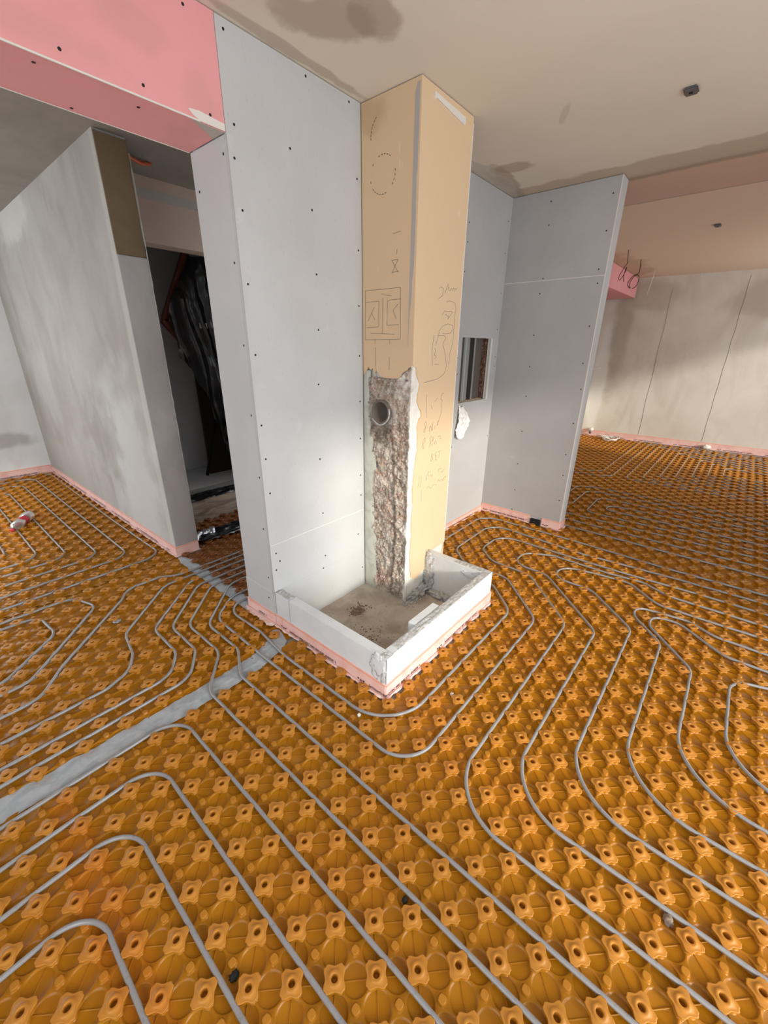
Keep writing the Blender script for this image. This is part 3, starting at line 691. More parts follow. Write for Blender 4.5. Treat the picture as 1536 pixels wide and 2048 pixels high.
marks('pencil_stroke', [[(1.583, 1.254), (1.588, 1.123)], [(1.696, 1.228), (1.668, 1.207)], [(1.63, 1.192), (1.649, 1.163)], [(1.762, 1.251), (1.735, 1.243), (1.732, 1.207), (1.748, 1.217), (1.746, 1.18), (1.753, 1.146), (1.735, 1.117), (1.706, 1.064)],
    [(1.59, 1.103), (1.571, 1.092), (1.589, 1.068), (1.576, 1.033), (1.565, 1.053), (1.592, 1.071), (1.593, 1.1)], [(1.625, 1.037), (1.636, 1.095), (1.648, 1.038)], [(1.625, 1.065), (1.649, 1.062)], [(1.66, 1.089), (1.661, 1.04)], [(1.685, 1.067), (1.681, 1.045)], [(1.728, 1.092), (1.698, 1.08), (1.723, 1.07), (1.703, 1.064)],
    [(1.585, 1.009), (1.561, 0.987), (1.585, 0.93), (1.553, 0.958), (1.589, 0.99), (1.585, 1.009)], [(1.657, 1.01), (1.632, 0.991), (1.654, 0.972), (1.636, 0.942)], [(1.662, 0.945), (1.664, 1.005), (1.682, 0.99), (1.664, 0.975)], [(1.69, 0.95), (1.70, 0.99), (1.712, 0.95)], [(1.721, 0.993), (1.762, 1.002), (1.74, 0.974), (1.772, 0.977)],
    [(1.66, 0.850), (1.662, 0.904), (1.69, 0.890), (1.664, 0.876), (1.692, 0.862), (1.66, 0.850)], [(1.725, 0.899), (1.706, 0.898), (1.706, 0.850), (1.725, 0.848)], [(1.706, 0.875), (1.722, 0.876)], [(1.735, 0.897), (1.770, 0.9)], [(1.752, 0.897), (1.748, 0.855)],
    [(1.547, 0.785), (1.535, 0.715)], [(1.567, 0.78), (1.559, 0.71)], [(1.665, 0.783), (1.63, 0.787), (1.624, 0.735)], [(1.628, 0.767), (1.653, 0.763)], [(1.666, 0.766), (1.668, 0.749), (1.685, 0.75), (1.687, 0.766)], [(1.749, 0.761), (1.754, 0.785), (1.795, 0.776)], [(1.797, 0.759), (1.783, 0.749), (1.826, 0.772)],
    [(1.752, 0.696), (1.757, 0.716), (1.782, 0.693), (1.803, 0.71), (1.814, 0.682), (1.825, 0.714), (1.857, 0.709)], [(1.574, 0.685), (1.576, 0.61)], [(1.632, 0.679), (1.645, 0.697), (1.683, 0.662), (1.701, 0.696), (1.739, 0.678)]], 'y', 0.0009, M['pencil'], ch)

# ---------------------------------------------------------------- block curb round the chimney foot
structure(box('floor_screed', (0.69, 0.09, -0.075), (1.90, 0.94, -0.060), M['screed']))
cb = thing('block_curb', 'low white aerated concrete curb of glued blocks around the chimney foot', 'curb')
def rblock(name, a, b, mt, par, bev=0.002, cuts=0, amp=0.0):
    bm = bmesh.new(); add_box(bm, a, b, bev)
    return bm_obj(name, bm, mt, par)
CT = 0.225
rblock('block', (0.700, 0.800, -0.06), (0.752, 0.921, CT), M['block'], cb)
rblock('block', (0.700, 0.112, -0.06), (0.752, 0.798, CT), M['block'], cb)
rblock('block', (0.7535, 0.110, -0.06), (1.150, 0.160, CT), M['block'], cb)
rblock('block', (1.1515, 0.110, -0.06), (1.716, 0.160, CT), M['block'], cb)
rblock('block', (1.664, 0.161, -0.06), (1.716, 0.569, CT), M['block'], cb)
rblock('corner_block_end', (0.7005, 0.1085, 0.07), (0.7545, 0.1125, CT + 0.001), M['block'], cb)
def rough_pad(name, x0, x1, y0, y1, z, amp, mt, par, nx, ny, seed, freq=(25, 60)):
    def f(u, v):
        e = min(u, 1 - u, v, 1 - v); k = min(1, e / 0.12)
        x = x0 + (x1 - x0) * u; y = y0 + (y1 - y0) * v
        return (x, y, z + k * amp * (0.55 + fbm(x * freq[0], y * freq[1], seed)))
    return grid_surface(name, f, nx, ny, mt, par)
rough_pad('adhesive_film', 0.79, 1.712, 0.112, 0.158, CT, 0.003, M['adhesive'], cb, 160, 10, 2)
rough_pad('adhesive_film', 1.668, 1.712, 0.158, 0.36, CT, 0.005, M['adhesive'], cb, 10, 40, 5, (60, 60))
rough_pad('adhesive_film', 0.703, 0.749, 0.80, 0.92, CT, 0.005, M['adhesive'], cb, 10, 30, 7, (60, 60))
def lump(name, c, r, mt, par, seed=0, amp=0.35, sub=4, freq=2.4):
    bm = bmesh.new(); bmesh.ops.create_icosphere(bm, subdivisions=sub, radius=1)
    for v in bm.verts:
        d = 1 + amp * fbm(v.co.x * freq + seed, v.co.y * freq, v.co.z * freq)
        v.co = Vector((c[0] + v.co.x * r[0] * d, c[1] + v.co.y * r[1] * d, c[2] + v.co.z * r[2] * d))
    return bm_obj(name, bm, mt, par, True)
lump('mortar_smear', (0.699, 0.155, 0.160), (0.004, 0.045, 0.065), M['block'], cb, 3, 0.45)
lump('mortar_smear', (0.725, 0.135, 0.222), (0.024, 0.022, 0.005), M['adhesive'], cb, 4, 0.45)
lump('mortar_smear', (0.700, 0.127, 0.125), (0.005, 0.012, 0.055), M['adhesive'], cb, 9, 0.5)
lump('mortar_smear', (1.66, 0.545, 0.08), (0.012, 0.045, 0.13), M['adhesive'], cb, 6, 0.5)
lump('mortar_smear', (1.60, 0.560, -0.04), (0.09, 0.035, 0.03), M['adhesive'], cb, 8, 0.8)
lump('mortar_smear', (1.662, 0.24, 0.175), (0.006, 0.045, 0.018), M['block'], cb, 12, 0.5)
lump('mortar_smear', (1.655, 0.42, -0.05), (0.04, 0.10, 0.02), M['adhesive'], cb, 14, 0.8)
tag(rblock('block_offcut', (0.985, 0.161, -0.06), (1.205, 0.207, 0.2235), M['block'], None, 0.004), 'short white block offcut standing against the inside of the curb', 'block')
# rubble crumbs on the basin floor
def crumbs(name, n, cx, cy, sx, sy, z, smin, smax, mt, seed, label):
    r = random.Random(seed); bm = bmesh.new()
    for _ in range(n):
        x = cx + r.gauss(0, sx); y = cy + r.gauss(0, sy); s = r.uniform(smin, smax)
        q = bmesh.ops.create_icosphere(bm, subdivisions=1, radius=s)
        for v in q['verts']:
            v.co *= 1 + 0.5 * r.uniform(-1, 1); v.co += Vector((x, y, z + s * 0.4))
    o = bm_obj(name, bm, mt); tag(o, label, 'rubble', kind='stuff'); return o
crumbs('rubble_crumbs', 110, 1.18, 0.74, 0.035, 0.025, -0.060, 0.0015, 0.006, M['crumb'], 1, 'small heap of brown rubble crumbs on the screed left of the chimney')
crumbs('rubble_crumbs', 160, 1.02, 0.52, 0.05, 0.06, -0.060, 0.001, 0.004, M['crumb'], 2, 'sparse brown crumbs scattered over the screed near the left curb')
crumbs('rubble_crumbs', 180, 1.50, 0.545, 0.06, 0.025, -0.060, 0.002, 0.007, M['adhesive'], 3, 'grey plaster crumbs along the foot of the chimney')

# ---------------------------------------------------------------- stud mats
def star_template(nseg, full=True):
    V = []; F = []
    def outline(s, flute=0.0):
        o = []
        for k in range(nseg):
            a = 2 * math.pi * k / nseg
            wv = (1 + math.cos(4 * a)) / 2
            r = 0.0238 + 0.0098 * min(1, wv ** 1.15 * 1.12)
            d = (a % (math.pi / 2)); d = min(d, math.pi / 2 - d)
            r -= 0.0016 * math.exp(-(d / 0.10) ** 2)
            r = r * s + flute * math.cos(12 * a)
            o.append((r * math.cos(a), r * math.sin(a)))
        return o
    def circ(r): return [(r * math.cos(2 * math.pi * k / nseg), r * math.sin(2 * math.pi * k / nseg)) for k in range(nseg)]
    if full:
        rings = [(outline(0.92, .0), .0045), (outline(0.84, .0010), .0065), (outline(0.80, .0010), .0150), (outline(0.97), .0180), (outline(1.0), .0190), (outline(1.0), .0210), (outline(0.985), .0217),
                 (outline(0.95), .0220), (outline(0.88), .0222), (circ(.0178), .0218), (circ(.0168), .0236), (circ(.0100), .0238), (circ(.0090), .0230), (circ(.0083), .0195), (circ(.0075), .0060)]
    else:
        rings = [(outline(0.86), .0045), (outline(0.84), .0160), (outline(1.0), .0200), (outline(0.92), .0230), (circ(.0092), .0234), (circ(.0080), .0080)]
    for pts, z in rings: V += [(x, y, z) for x, y in pts]
    for i in range(len(rings) - 1):
        for k in range(nseg):
            a = i * nseg + k; b = i * nseg + (k + 1) % nseg
            F.append((a, b, b + nseg, a + nseg))
    F.append(tuple(range((len(rings) - 1) * nseg, len(rings) * nseg)))
    return np.array(V), F
def diamond_template(full=True):
    V = []; F = []; n = 12 if full else 8
    def o(s):
        out = []
        for k in range(n):
            a = 2 * math.pi * k / n + math.pi / 4
            c_, s_ = abs(math.cos(a)), abs(math.sin(a))
            r = s / (c_ ** 3.4 + s_ ** 3.4) ** (1 / 3.4)
            out.append((r * math.cos(a), r * math.sin(a)))
        return out
    rings = [(o(.0135), .0045), (o(.0102), .0068), (o(.0096), .0128), (o(.0090), .0137), (o(.0080), .0138)]
    for pts, z in rings: V += [(x, y, z) for x, y in pts]
    for i in range(4):
        for k in range(n):
            a = i * n + k; b = i * n + (k + 1) % n
            F.append((a, b, b + n, a + n))
    F.append(tuple(range(4 * n, 5 * n)))
    return np.array(V), F
def cell_template(n, d):
    """unit cell centred on 0 with a round cup; d = +1 rib along (1,1), -1 along (1,-1)"""
    h = UNIT / 2; V = []; F = []
    sq = []; 
    for k in range(n):
        a = 2 * math.pi * k / n + math.pi / 4 * 0
        c_, s_ = math.cos(a), math.sin(a); m_ = max(abs(c_), abs(s_)); sq.append((h * c_ / m_, h * s_ / m_))
    rings = [(sq, .0052)] + [([(r * math.cos(2 * math.pi * k / n), r * math.sin(2 * math.pi * k / n)) for k in range(n)], z) for r, z in ((.0366, .0052), (.0345, .0045), (.0328, .0014), (.0312, .0006))]
    for pts, z in rings: V += [(x, y, z) for x, y in pts]
    for i in range(4):
        for k in range(n):
            a = i * n + k; b = i * n + (k + 1) % n
            F.append((a, b, b + n, a + n))
    F.append(tuple(range(4 * n, 5 * n)))
    # rib
    b0 = len(V); q = 0.7071
    for t_ in (-.033, .033):
        for o_, z in ((-.0020, .0004), (0, .0026), (.0020, .0004)):
            V.append((t_ * q - o_ * q * d, (t_ * q * d + o_ * q), z))
    F += [(b0, b0 + 1, b0 + 4, b0 + 3), (b0 + 1, b0 + 2, b0 + 5, b0 + 4)]
    return np.array(V), F
TPL = {True: (star_template(40), diamond_template(), cell_template(32, 1), cell_template(32, -1)),
       False: (star_template(16, False), diamond_template(False), cell_template(16, 1), cell_template(16, -1))}
def build_mat(name, mt, regions, label, ox=0.0, oy=0.0, par=0, angle=0.0, holes=(), near=2.6):
    """regions in metres (x0,y0,x1,y1); studs sit at (m+ox, n+oy)*UNIT, a star where m+n+par is even"""
    place = {}
    for (xa, ya, xb, yb) in regions:
        for m_ in range(int(math.floor(xa / UNIT - ox)), int(math.ceil(xb / UNIT - ox)) + 1):
            for n_ in range(int(math.floor(ya / UNIT - oy)), int(math.ceil(yb / UNIT - oy)) + 1):
                x, y = (m_ + ox) * UNIT, (n_ + oy) * UNIT
                hi = math.hypot(x - cam.location.x, y - cam.location.y) < near
                if xa <= x < xb and ya <= y < yb:
                    place.setdefault((hi, 0 if (m_ + n_ + par) % 2 == 0 else 1), set()).add((x, y))
                cx_, cy_ = x + UNIT / 2, y + UNIT / 2
                if xa <= cx_ < xb and ya <= cy_ < yb:
                    place.setdefault((hi, 2 if (m_ + n_ + par) % 2 == 0 else 3), set()).add((cx_, cy_))
    VV = []; LV = []; LT = []; off = 0
    for (hi, kind), ps in place.items():
        tv, tf = TPL[hi][kind]; P = np.array(sorted(ps)); n = len(P); nv = len(tv)
        v = np.repeat(tv[None], n, 0); v[:, :, 0] += P[:, 0:1]; v[:, :, 1] += P[:, 1:2]
        VV.append(v.reshape(-1, 3))
        fl = np.concatenate([np.array(f) for f in tf]); ft = np.array([len(f) for f in tf])
        LV.append((fl[None] + (off + np.arange(n) * nv)[:, None]).ravel()); LT.append(np.tile(ft, n)); off += n * nv
    V = np.concatenate(VV); Lv = np.concatenate(LV).astype(np.int32); Lt = np.concatenate(LT).astype(np.int32)
    me = bpy.data.meshes.new(name)
    me.vertices.add(len(V)); me.vertices.foreach_set('co', V.ravel())
    me.loops.add(len(Lv)); me.loops.foreach_set('vertex_index', Lv)
    me.polygons.add(len(Lt)); me.polygons.foreach_set('loop_start', np.concatenate([[0], np.cumsum(Lt)[:-1]]).astype(np.int32))
    me.update(calc_edges=True); me.validate()
    o = link(name, me, mt, None, True)
    tag(o, label, 'stud mat', 'orange studded mats'); return o
bpy.context.view_layer.update()
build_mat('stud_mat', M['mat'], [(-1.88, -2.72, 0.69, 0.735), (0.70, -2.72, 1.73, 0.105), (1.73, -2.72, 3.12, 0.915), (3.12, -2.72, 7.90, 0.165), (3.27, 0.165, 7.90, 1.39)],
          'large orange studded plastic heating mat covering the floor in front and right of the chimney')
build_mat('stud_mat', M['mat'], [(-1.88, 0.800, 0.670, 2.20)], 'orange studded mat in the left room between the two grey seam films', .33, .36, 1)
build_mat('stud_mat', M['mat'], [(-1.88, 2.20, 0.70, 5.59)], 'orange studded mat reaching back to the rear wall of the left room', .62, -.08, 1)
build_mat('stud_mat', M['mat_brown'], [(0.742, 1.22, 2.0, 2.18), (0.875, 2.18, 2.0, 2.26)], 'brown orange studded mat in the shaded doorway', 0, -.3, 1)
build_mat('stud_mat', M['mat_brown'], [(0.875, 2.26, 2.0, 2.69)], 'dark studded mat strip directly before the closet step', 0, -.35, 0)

# ---------------------------------------------------------------- heating pipes
PG = 'grey heating pipe runs in the front room'
def pipe(pts, label, rad=1.35):
    p = fillet([(q[0] * UNIT, q[1] * UNIT, 0.0155) for q in pts], [(q[2] if len(q) > 2 else rad) * UNIT for q in pts])
    # resample long runs so the pipe is slightly alive
    out = [p[0]]
    for a, b in zip(p, p[1:]):
        n = max(1, int((b - a).length / 0.15))
        for k in range(1, n + 1): out.append(a.lerp(b, k / n))
    out = [Vector((q.x + 0.0012 * nz(q.x, q.y, 1, 3), q.y + 0.0012 * nz(q.x, q.y, 5, 3), q.z + 0.0010 * nz(q.x, q.y, 9, 4))) for q in out]
    bm = bmesh.new(); add_tube(bm, out, 0.0070, 10)
    tag(bm_obj('heating_pipe', bm, M['pipe'], None, True), label, 'pipe', PG)
E_ = -25
EY = -35
pipe([(E_, 3.5), (-5.5, 3.5), (-5.5, EY)], 'grey pipe bend nearest the bottom left corner of the floor', 1.5)
pipe([(E_, 5.5), (-3.5, 5.5), (-3.5, EY)], 'grey pipe bend second from the bottom left corner', 1.5)
pipe([(E_, 7.5), (-1.5, 7.5), (-1.5, EY)], 'grey pipe bend third from the bottom left corner', 1.5)
pipe([(E_, 9.5), (.5, 9.5), (.5, EY)], 'grey pipe bend running just in front of the long seam film', 1.5)
pipe([(16, 21.2), (8.7, 21.2), (4.75, 17.3), (4.75, 12.7), (2.5, 10.0), (2.5, EY)], 'grey pipe from the doorway crossing the seam film farther from the curb', 1.8)
pipe([(16, 20.2), (9.9, 20.2), (5.75, 16.2), (5.75, 12.0), (4.5, 9.7), (4.5, EY)], 'grey pipe from the doorway crossing the seam film nearer the curb', 1.8)
pipe([(16, 18.3), (8.9, 18.3), (6.6, 16.4), (6.5, 11), (6.5, -2.5), (22.9, -2.5), (27.4, 2.0), (27.4, 6.6), (29.4, 8.7), (38.0, 8.8), (37.6, 4), (37.1, -2), (37.7, -10), (38.2, EY)], 'grey pipe wrapping the curb as its second ring', 2.0)
pipe([(16, 17.1), (8.5, 17.1), (7.8, 16.0), (7.9, 12.6), (7.5, 9), (7.5, -.5, 3.1), (22.6, -.5), (25.5, 2.5), (25.5, 10.7), (39.8, 10.9), (39.8, 0), (39.4, -9), (39.5, -14), (40.2, EY)], 'grey pipe closest around the curb and along the nook', 2.0)
pipe([(6.5, EY), (6.5, -4.5, 2.9), (23.9, -4.5), (29.3, .6), (29.5, 4.6), (31.3, 6.6), (35.8, 6.6), (35.6, 0), (35.6, -6), (35.9, -12), (35.9, EY)], 'grey pipe forming the third ring outside the curb', 2.0)
pipe([(8.5, EY), (8.5, -6.5, 3.0), (24.4, -6.5), (30.4, -.6), (30.5, 2.8), (33.4, 2.8), (34.7, .3), (34.6, -5), (34.9, -7.8), (33.8, -10), (33.8, EY)], 'grey pipe with the broad hook facing the nook corner', 1.6)
pipe([(10.5, EY), (10.5, -8.5, 3.2), (26.5, -8.5), (30.4, -4.6), (30.4, -1.2), (33.0, -1.2), (33.7, -4), (34.0, -6.9), (31.7, -9.4), (31.7, -13), (32.3, EY)], 'grey pipe with the small hook next outside the broad one', 1.6)
pipe([(12.5, EY), (12.5, -10.5, 3.4), (26.1, -10.5), (28.7, -8.2), (30.2, -8.2), (30.7, -11.7), (29.7, -13.4), (29.6, EY)], 'grey pipe whose tight loop end lies farther back of the twin loops', 1.6)
pipe([(14.6, EY), (14.6, -12.5, 3.6), (24.4, -12.5), (28.0, -9.4), (29.6, -9.4), (29.9, -11.1), (27.5, -14.1), (27.7, EY)], 'grey pipe whose tight loop end lies nearer of the twin loops', 1.6)
pipe([(16.7, EY), (16.7, -14.5, 3.2), (25.0, -14.5), (26.0, -17.5), (26.2, EY)], 'grey pipe entering at the right edge with a square turn', 1.6)
pipe([(43.6, 9), (43.6, -3), (43.5, -9), (44.0, EY)], 'straight grey pipe just beyond the partition end')
pipe([(45.8, 9), (45.9, -3), (45.8, -9), (46.2, EY)], 'straight dim pipe, first beyond the one at the partition end')
pipe([(48.0, 9), (48.0, -3), (48.1, -9), (48.4, EY)], 'straight dim pipe, second beyond the one at the partition end')
pipe([(54.0, 5.2), (55.8, 5.7), (60.6, 5.7), (61.9, 3.5), (61.9, EY)], 'dim pipe bend farthest of those beside the partition', 1.2)
pipe([(51.0, 6.5), (51.2, 4.4), (52, 3.8), (58.9, 3.8), (59.8, 2.4), (59.8, EY)], 'dim pipe bend second of those beside the partition', 1.2)
pipe([(50.2, EY), (50.2, 1.5), (56.7, 1.6), (57.3, .0), (57.4, EY)], 'dim pipe bend third of those beside the partition', 1.0)
pipe([(52.4, EY), (52.6, -.3), (54.2, -.3), (54.9, -1.5), (55, EY)], 'dim pipe loop with the tightest turn beside the partition', 1.0)
PG = 'grey heating pipe loops before the far wall'
FAR = [(105.6, 5.0, 72.8, 1), (103.1, 3.0, 70.4, 1), (101.4, 1.0, 70.4, 0), (100.1, -1.1, 72.2, 0), (97.7, -3.2, 75.0, 0), (95.7, -5.2, 77.0, 0), (93.8, -7.3, 79.0, 0), (92.0, -9.3, 81.0, 0), (89.6, -11.3, 83.2, 0)]
words = ['outermost', 'second', 'third', 'fourth', 'fifth', 'sixth', 'seventh', 'eighth', 'innermost']
for i, (xf, y, xn, up) in enumerate(FAR):
    pts = [(xf, EY), (xf, y), (xn, y)] + ([(xn - 1.5, y + 2), (xn - 1.6, 17)] if up else [(xn, EY)])
    pipe(pts, 'thin looking pipe loop before the far wall, %s counted from the white cable coil' % words[i], 0.9)
# left room
PG = 'grey heating pipe runs in the left room'
pipe([(16, 25.1), (7.5, 25.2), (6.4, 26.1), (3.6, 26.1), (2.7, 24.7), (-2.7, 19.3), (-4.4, 17.0), (E_, 16.9)], 'grey pipe from the doorway passing nearest the plaster pier', 1.5)
pipe([(16, 24.3), (6.0, 24.3), (1.2, 19.7), (.75, 17), (0, 15.5), (-1.5, 14.85), (E_, 14.85)], 'grey pipe from the doorway, second from the plaster pier', 1.8)
pipe([(16, 23.3), (7.8, 23.3), (2.8, 18.7), (2.8, 15), (1.6, 13.0), (E_, 13.0)], 'grey pipe from the doorway, third from the plaster pier', 1.8)
pipe([(16, 22.2), (8.0, 22.2), (3.8, 18.0), (3.8, 14.2), (2.3, 11.9), (E_, 11.9)], 'grey pipe from the doorway, fourth from the plaster pier, running along the seam film', 1.8)
pipe([(E_, 28.1), (.1, 28.1), (1.0, 25.3), (-4.5, 19.1), (E_, 18.9)], 'wide grey hairpin pipe turning left of the doorway pipes', 1.3)
pipe([(E_, 27.1), (-2.4, 27.1), (-2.1, 23.6), (-5.5, 20.3), (E_, 20.3)], 'short grey hairpin pipe nested in the wide one at the left edge', 1.3)
pipe([(E_, 74.4), (7.6, 74.6), (8.6, 72), (8.3, 45), (8.4, 30.5), (E_, 29.9)], 'left room pipe lying closest to the plaster wall', 1.8)
pipe([(E_, 71.8), (6.2, 72), (6.2, 32.8), (E_, 31.9)], 'left room pipe loop, second from the plaster wall', 1.8)
pipe([(E_, 69.2), (4.2, 69.1), (4.2, 34.9), (E_, 34.1)], 'left room pipe loop, third from the plaster wall', 1.8)
pipe([(E_, 66.3), (2.1, 66.3), (2.1, 37.0), (E_, 36.2)], 'left room pipe loop, fourth from the plaster wall', 1.8)
pipe([(E_, 62), (.1, 62), (.1, 38.8), (E_, 38.4)], 'left room pipe loop running under the crushed bottle', 1.8)
pipe([(E_, 58), (-2, 58), (-2, 41.0), (E_, 40.6)], 'left room pipe loop nearest the left edge of the photo', 1.8)

# ---------------------------------------------------------------- seam films
def film(name, path, width, label, z=0.0075, seed=1, end=None):
    """limp film lying over the studs along a polyline"""
    P = [Vector((x, y, 0)) for x, y in path]
    seg = [(b - a).length for a, b in zip(P, P[1:])]; tot = sum(seg)
    def at(s):
        for a, b, l in zip(P, P[1:], seg):
            if s <= l or b is P[-1]: return a.lerp(b, min(1, s / l)), (b - a).normalized()
            s -= l
    nu, nv = int(tot / 0.008), 14
    def f(u, v):
        c, t = at(u * tot); n = Vector((-t.y, t.x, 0)); o = v - 0.5
        wv = width * min(1.0, 0.35 + (1 - u) * tot / 0.16, 0.6 + u * tot / 0.05) * (1 + 0.18 * nz(u * tot * 12, seed, 0) + 0.10 * nz(u * tot * 40, seed, 3))
        p = c + n * (o * wv + 0.006 * nz(u * tot * 9, seed + 5, 0))
        sag = -0.004 * abs(o * 2) ** 3 * (0.6 + 0.6 * nz(p.x * 26, p.y * 26, 2))
        crease = 0.0025 * math.exp(-((o + .05 + .1 * nz(u * tot * 6, 1, seed)) / 0.05) ** 2)
        return (p.x, p.y, z + sag + crease + 0.0015 * fbm(p.x * 25, p.y * 25, seed))
    return tag(grid_surface(name, f, nu, nv, M['tape']), label, 'film', 'grey seam films on the mat')
film('seam_film', [(-1.88, 0.81), (-0.53, 0.795), (-0.25, 0.775), (0.15, 0.757), (0.45, 0.757), (0.60, 0.80), (0.665, 0.895)], 0.108, 'long grey seam film running from the left edge to the curb')
film('seam_film', [(0.705, 1.10), (0.705, 1.35), (0.705, 1.75), (0.712, 2.17)], 0.085, 'short grey seam film across the doorway threshold', seed=8)

# ---------------------------------------------------------------- pink edge strips
def text_mesh(body, size):
    cu = bpy.data.curves.new('lettering', 'FONT'); cu.body = body; cu.size = size; cu.extrude = 0.0; cu.offset = 0.0004
    cu.resolution_u = 3
    o = bpy.data.objects.new('tmp', cu); COL.objects.link(o)
    dg = bpy.context.evaluated_depsgraph_get(); dg.update()
    me = bpy.data.meshes.new_from_object(o.evaluated_get(dg)); bpy.data.objects.remove(o)
    me.materials.clear(); me.materials.append(M['print'])
    co = np.array([v.co[:] for v in me.vertices])
    return me, co
def logo_tris():
    """three small triangles, down up down"""
    V = []; F = []
    for k, up in enumerate((0, 1, 0)):
        x = k * 0.0175; b = len(V)
        V += [(x, 0 if up else .012, 0), (x + .016, 0 if up else .012, 0), (x + .008, .012 if up else 0, 0)]
        F.append((b, b + 1, b + 2))
    return V, F
TXT = 'Schlüter®-BEKOTEC BRS 808 KSF'; TXT2 = 'INSIDE ↑'
tm1, tc1 = text_mesh(TXT, 0.0175); tm2, tc2 = text_mesh(TXT2, 0.0175)
SC1 = 0.280 / tc1[:, 0].max(); SC2 = 0.082 / max(1e-6, tc2[:, 0].max())
def edge_strip(path, label, h=0.082, outward=1, z0=0.0, t0=0.0, apron=0.016, text=True, period=0.59, first=0.04, dz=0.022, gap_at=None):
    """foam strip standing against the wall along path (wall face line), printed film, ruffled apron"""
    root = thing('edge_strip', label, 'edge strip', group='pink foam edge strips along the walls')
    P = [Vector((x, y, 0)) for x, y in path]
    seg = [(b - a).length for a, b in zip(P, P[1:])]; tot = sum(seg)
    def frame(i):
        t = (P[i + 1] - P[i]).normalized(); n = Vector((t.y, -t.x, 0)) * outward; return t, n
    # miter offsets
    offs = []
    for i in range(len(P)):
        if i == 0: offs.append(frame(0)[1])
        elif i == len(P) - 1: offs.append(frame(i - 1)[1])
        else:
            a, b = frame(i - 1)[1], frame(i)[1]; s_ = a + b; offs.append(s_ / (1 + a.dot(b)) if (1 + a.dot(b)) > 0.05 else a)
    def at(s):
        for i, l in enumerate(seg):
            if s <= l or i == len(seg) - 1:
                k = min(1, s / l); return P[i].lerp(P[i + 1], k), offs[i].lerp(offs[i + 1], k), frame(i)
            s -= l
    nu = max(6, int(tot / 0.012))
    prof = [(0.0, h), (0.006, h), (0.007, h - 0.004), (0.0075, 0.03), (0.008, 0.0)]
    def f(u, v):
        c, o, _ = at(u * tot); k = min(len(prof) - 1, int(round(v * (len(prof) - 1)))); d, z = prof[k]
        wz = 0.002 * nz(u * tot * 10, 3, 1) if k < 3 else 0
        return (c.x + o.x * d, c.y + o.y * d, z + z0 + wz)
    grid_surface('foam', f, nu, len(prof) - 1, M['foam'], root, False)
    def fe(u, v):
        c, o, _ = at(u * tot); d = 0.0072 + 0.0012 * v
        return (c.x + o.x * d, c.y + o.y * d, z0 + h - 0.001 - 0.006 * v + 0.002 * nz(u * tot * 10, 3, 1))
    grid_surface('foam_lip', fe, nu, 1, M['foam_edge'], root, False)
    if apron:
        na = max(8, int(tot / 0.006))
        def fa(u, v):
            s = u * tot; c, o, _ = at(s)
            ln = apron * (0.55 + 0.55 * nz(s * 18, tot, 2) + 0.35 * nz(s * 55, tot, 7) + 0.3)
            d = 0.0095 + v * max(0.004, ln)
            z = z0 + 0.020 - 0.006 * v + 0.005 * v * nz(s * 30, v * 2, 4)
            if v == 0: z = z0 + 0.016
            return (c.x + o.x * d, c.y + o.y * d, z)
        grid_surface('film_apron', fa, na, 3, M['apron'], root, True)
    if text:
        def place(me_src, co, sc, s_start, nm, extra_z):
            V = []
            for x, y, z in co:
                s = s_start + x * sc; s = max(0.0, min(tot, s))
                c, o, (t, n) = at(s); V.append((c.x + o.x * 0.0098, c.y + o.y * 0.0098, z0 + dz + y * min(sc, 1.05) + extra_z))
            me = me_src.copy(); me.vertices.foreach_set('co', np.array(V).ravel()); me.update()
            link(nm, me, M['print'], root)
        s = first - period * math.ceil(first / period)
        while s < tot:
            L_ = ((0.0, 0.052, None), (0.076, 0.280, tm1), (0.366, 0.082, tm2))
            if s >= 0 and s + .052 < tot:
                lv, lf = logo_tris(); me = bpy.data.meshes.new('logo'); me.from_pydata(lv, [], lf); me.materials.append(M['print'])
                place(me, np.array(lv), 1.0, s, 'print_logo', 0)
            if s + 0.076 >= 0 and s + 0.356 <= tot: place(tm1, tc1, SC1, s + 0.076, 'print_text', 0)
            if s + 0.366 >= 0 and s + 0.448 <= tot: place(tm2, tc2, SC2, s + 0.366, 'print_text', 0)
            s += period
    return root
edge_strip([(0.700, 0.925), (0.700, 0.110), (1.716, 0.110)], 'pink printed edge strip wrapping the front corner of the block curb', 0.085, 1, first=0.045)
edge_strip([(0.700, 1.212), (0.700, 0.927)], 'short pink edge strip at the foot of the doorway jamb left of the curb', 0.075, 1, first=-0.25, apron=0.035)
edge_strip([(0.700, 5.60), (0.700, 2.183), (0.868, 2.183)], 'long pink edge strip along the plastered left wall and round its pier', 0.085, 1, first=0.3)
edge_strip([(-1.85, 5.60), (0.69, 5.60)], 'pink edge strip along the rear wall of the left room', 0.10, 1, first=0.2)
edge_strip([(1.90, 0.92), (3.120, 0.92)], 'pink edge strip at the foot of the nook wall behind the chimney', 0.060, 1, first=0.60, dz=0.012)
edge_strip([(3.130, 0.915), (3.130, 0.42)], 'pink edge strip on the partition between nook corner and black socket box', 0.085, 1, first=0.02)
edge_strip([(3.130, 0.315), (3.130, 0.160), (3.262, 0.160)], 'short pink edge strip around the free end of the partition', 0.085, 1, first=0.01)
edge_strip([(7.935, 1.385), (farx(-2.5), -2.5)], 'pink edge strip along the foot of the far room wall', 0.115, 1, first=0.30, apron=0.02)
t = thing('socket_box', 'small black plastic box set in the pink strip of the partition', 'box')
box('body', (3.108, 0.325, 0.010), (3.130, 0.412, 0.062), M['soot_black'], t, 0.003); box('cover', (3.104, 0.330, 0.052), (3.110, 0.408, 0.062), M['soot_black'], t, 0.001)

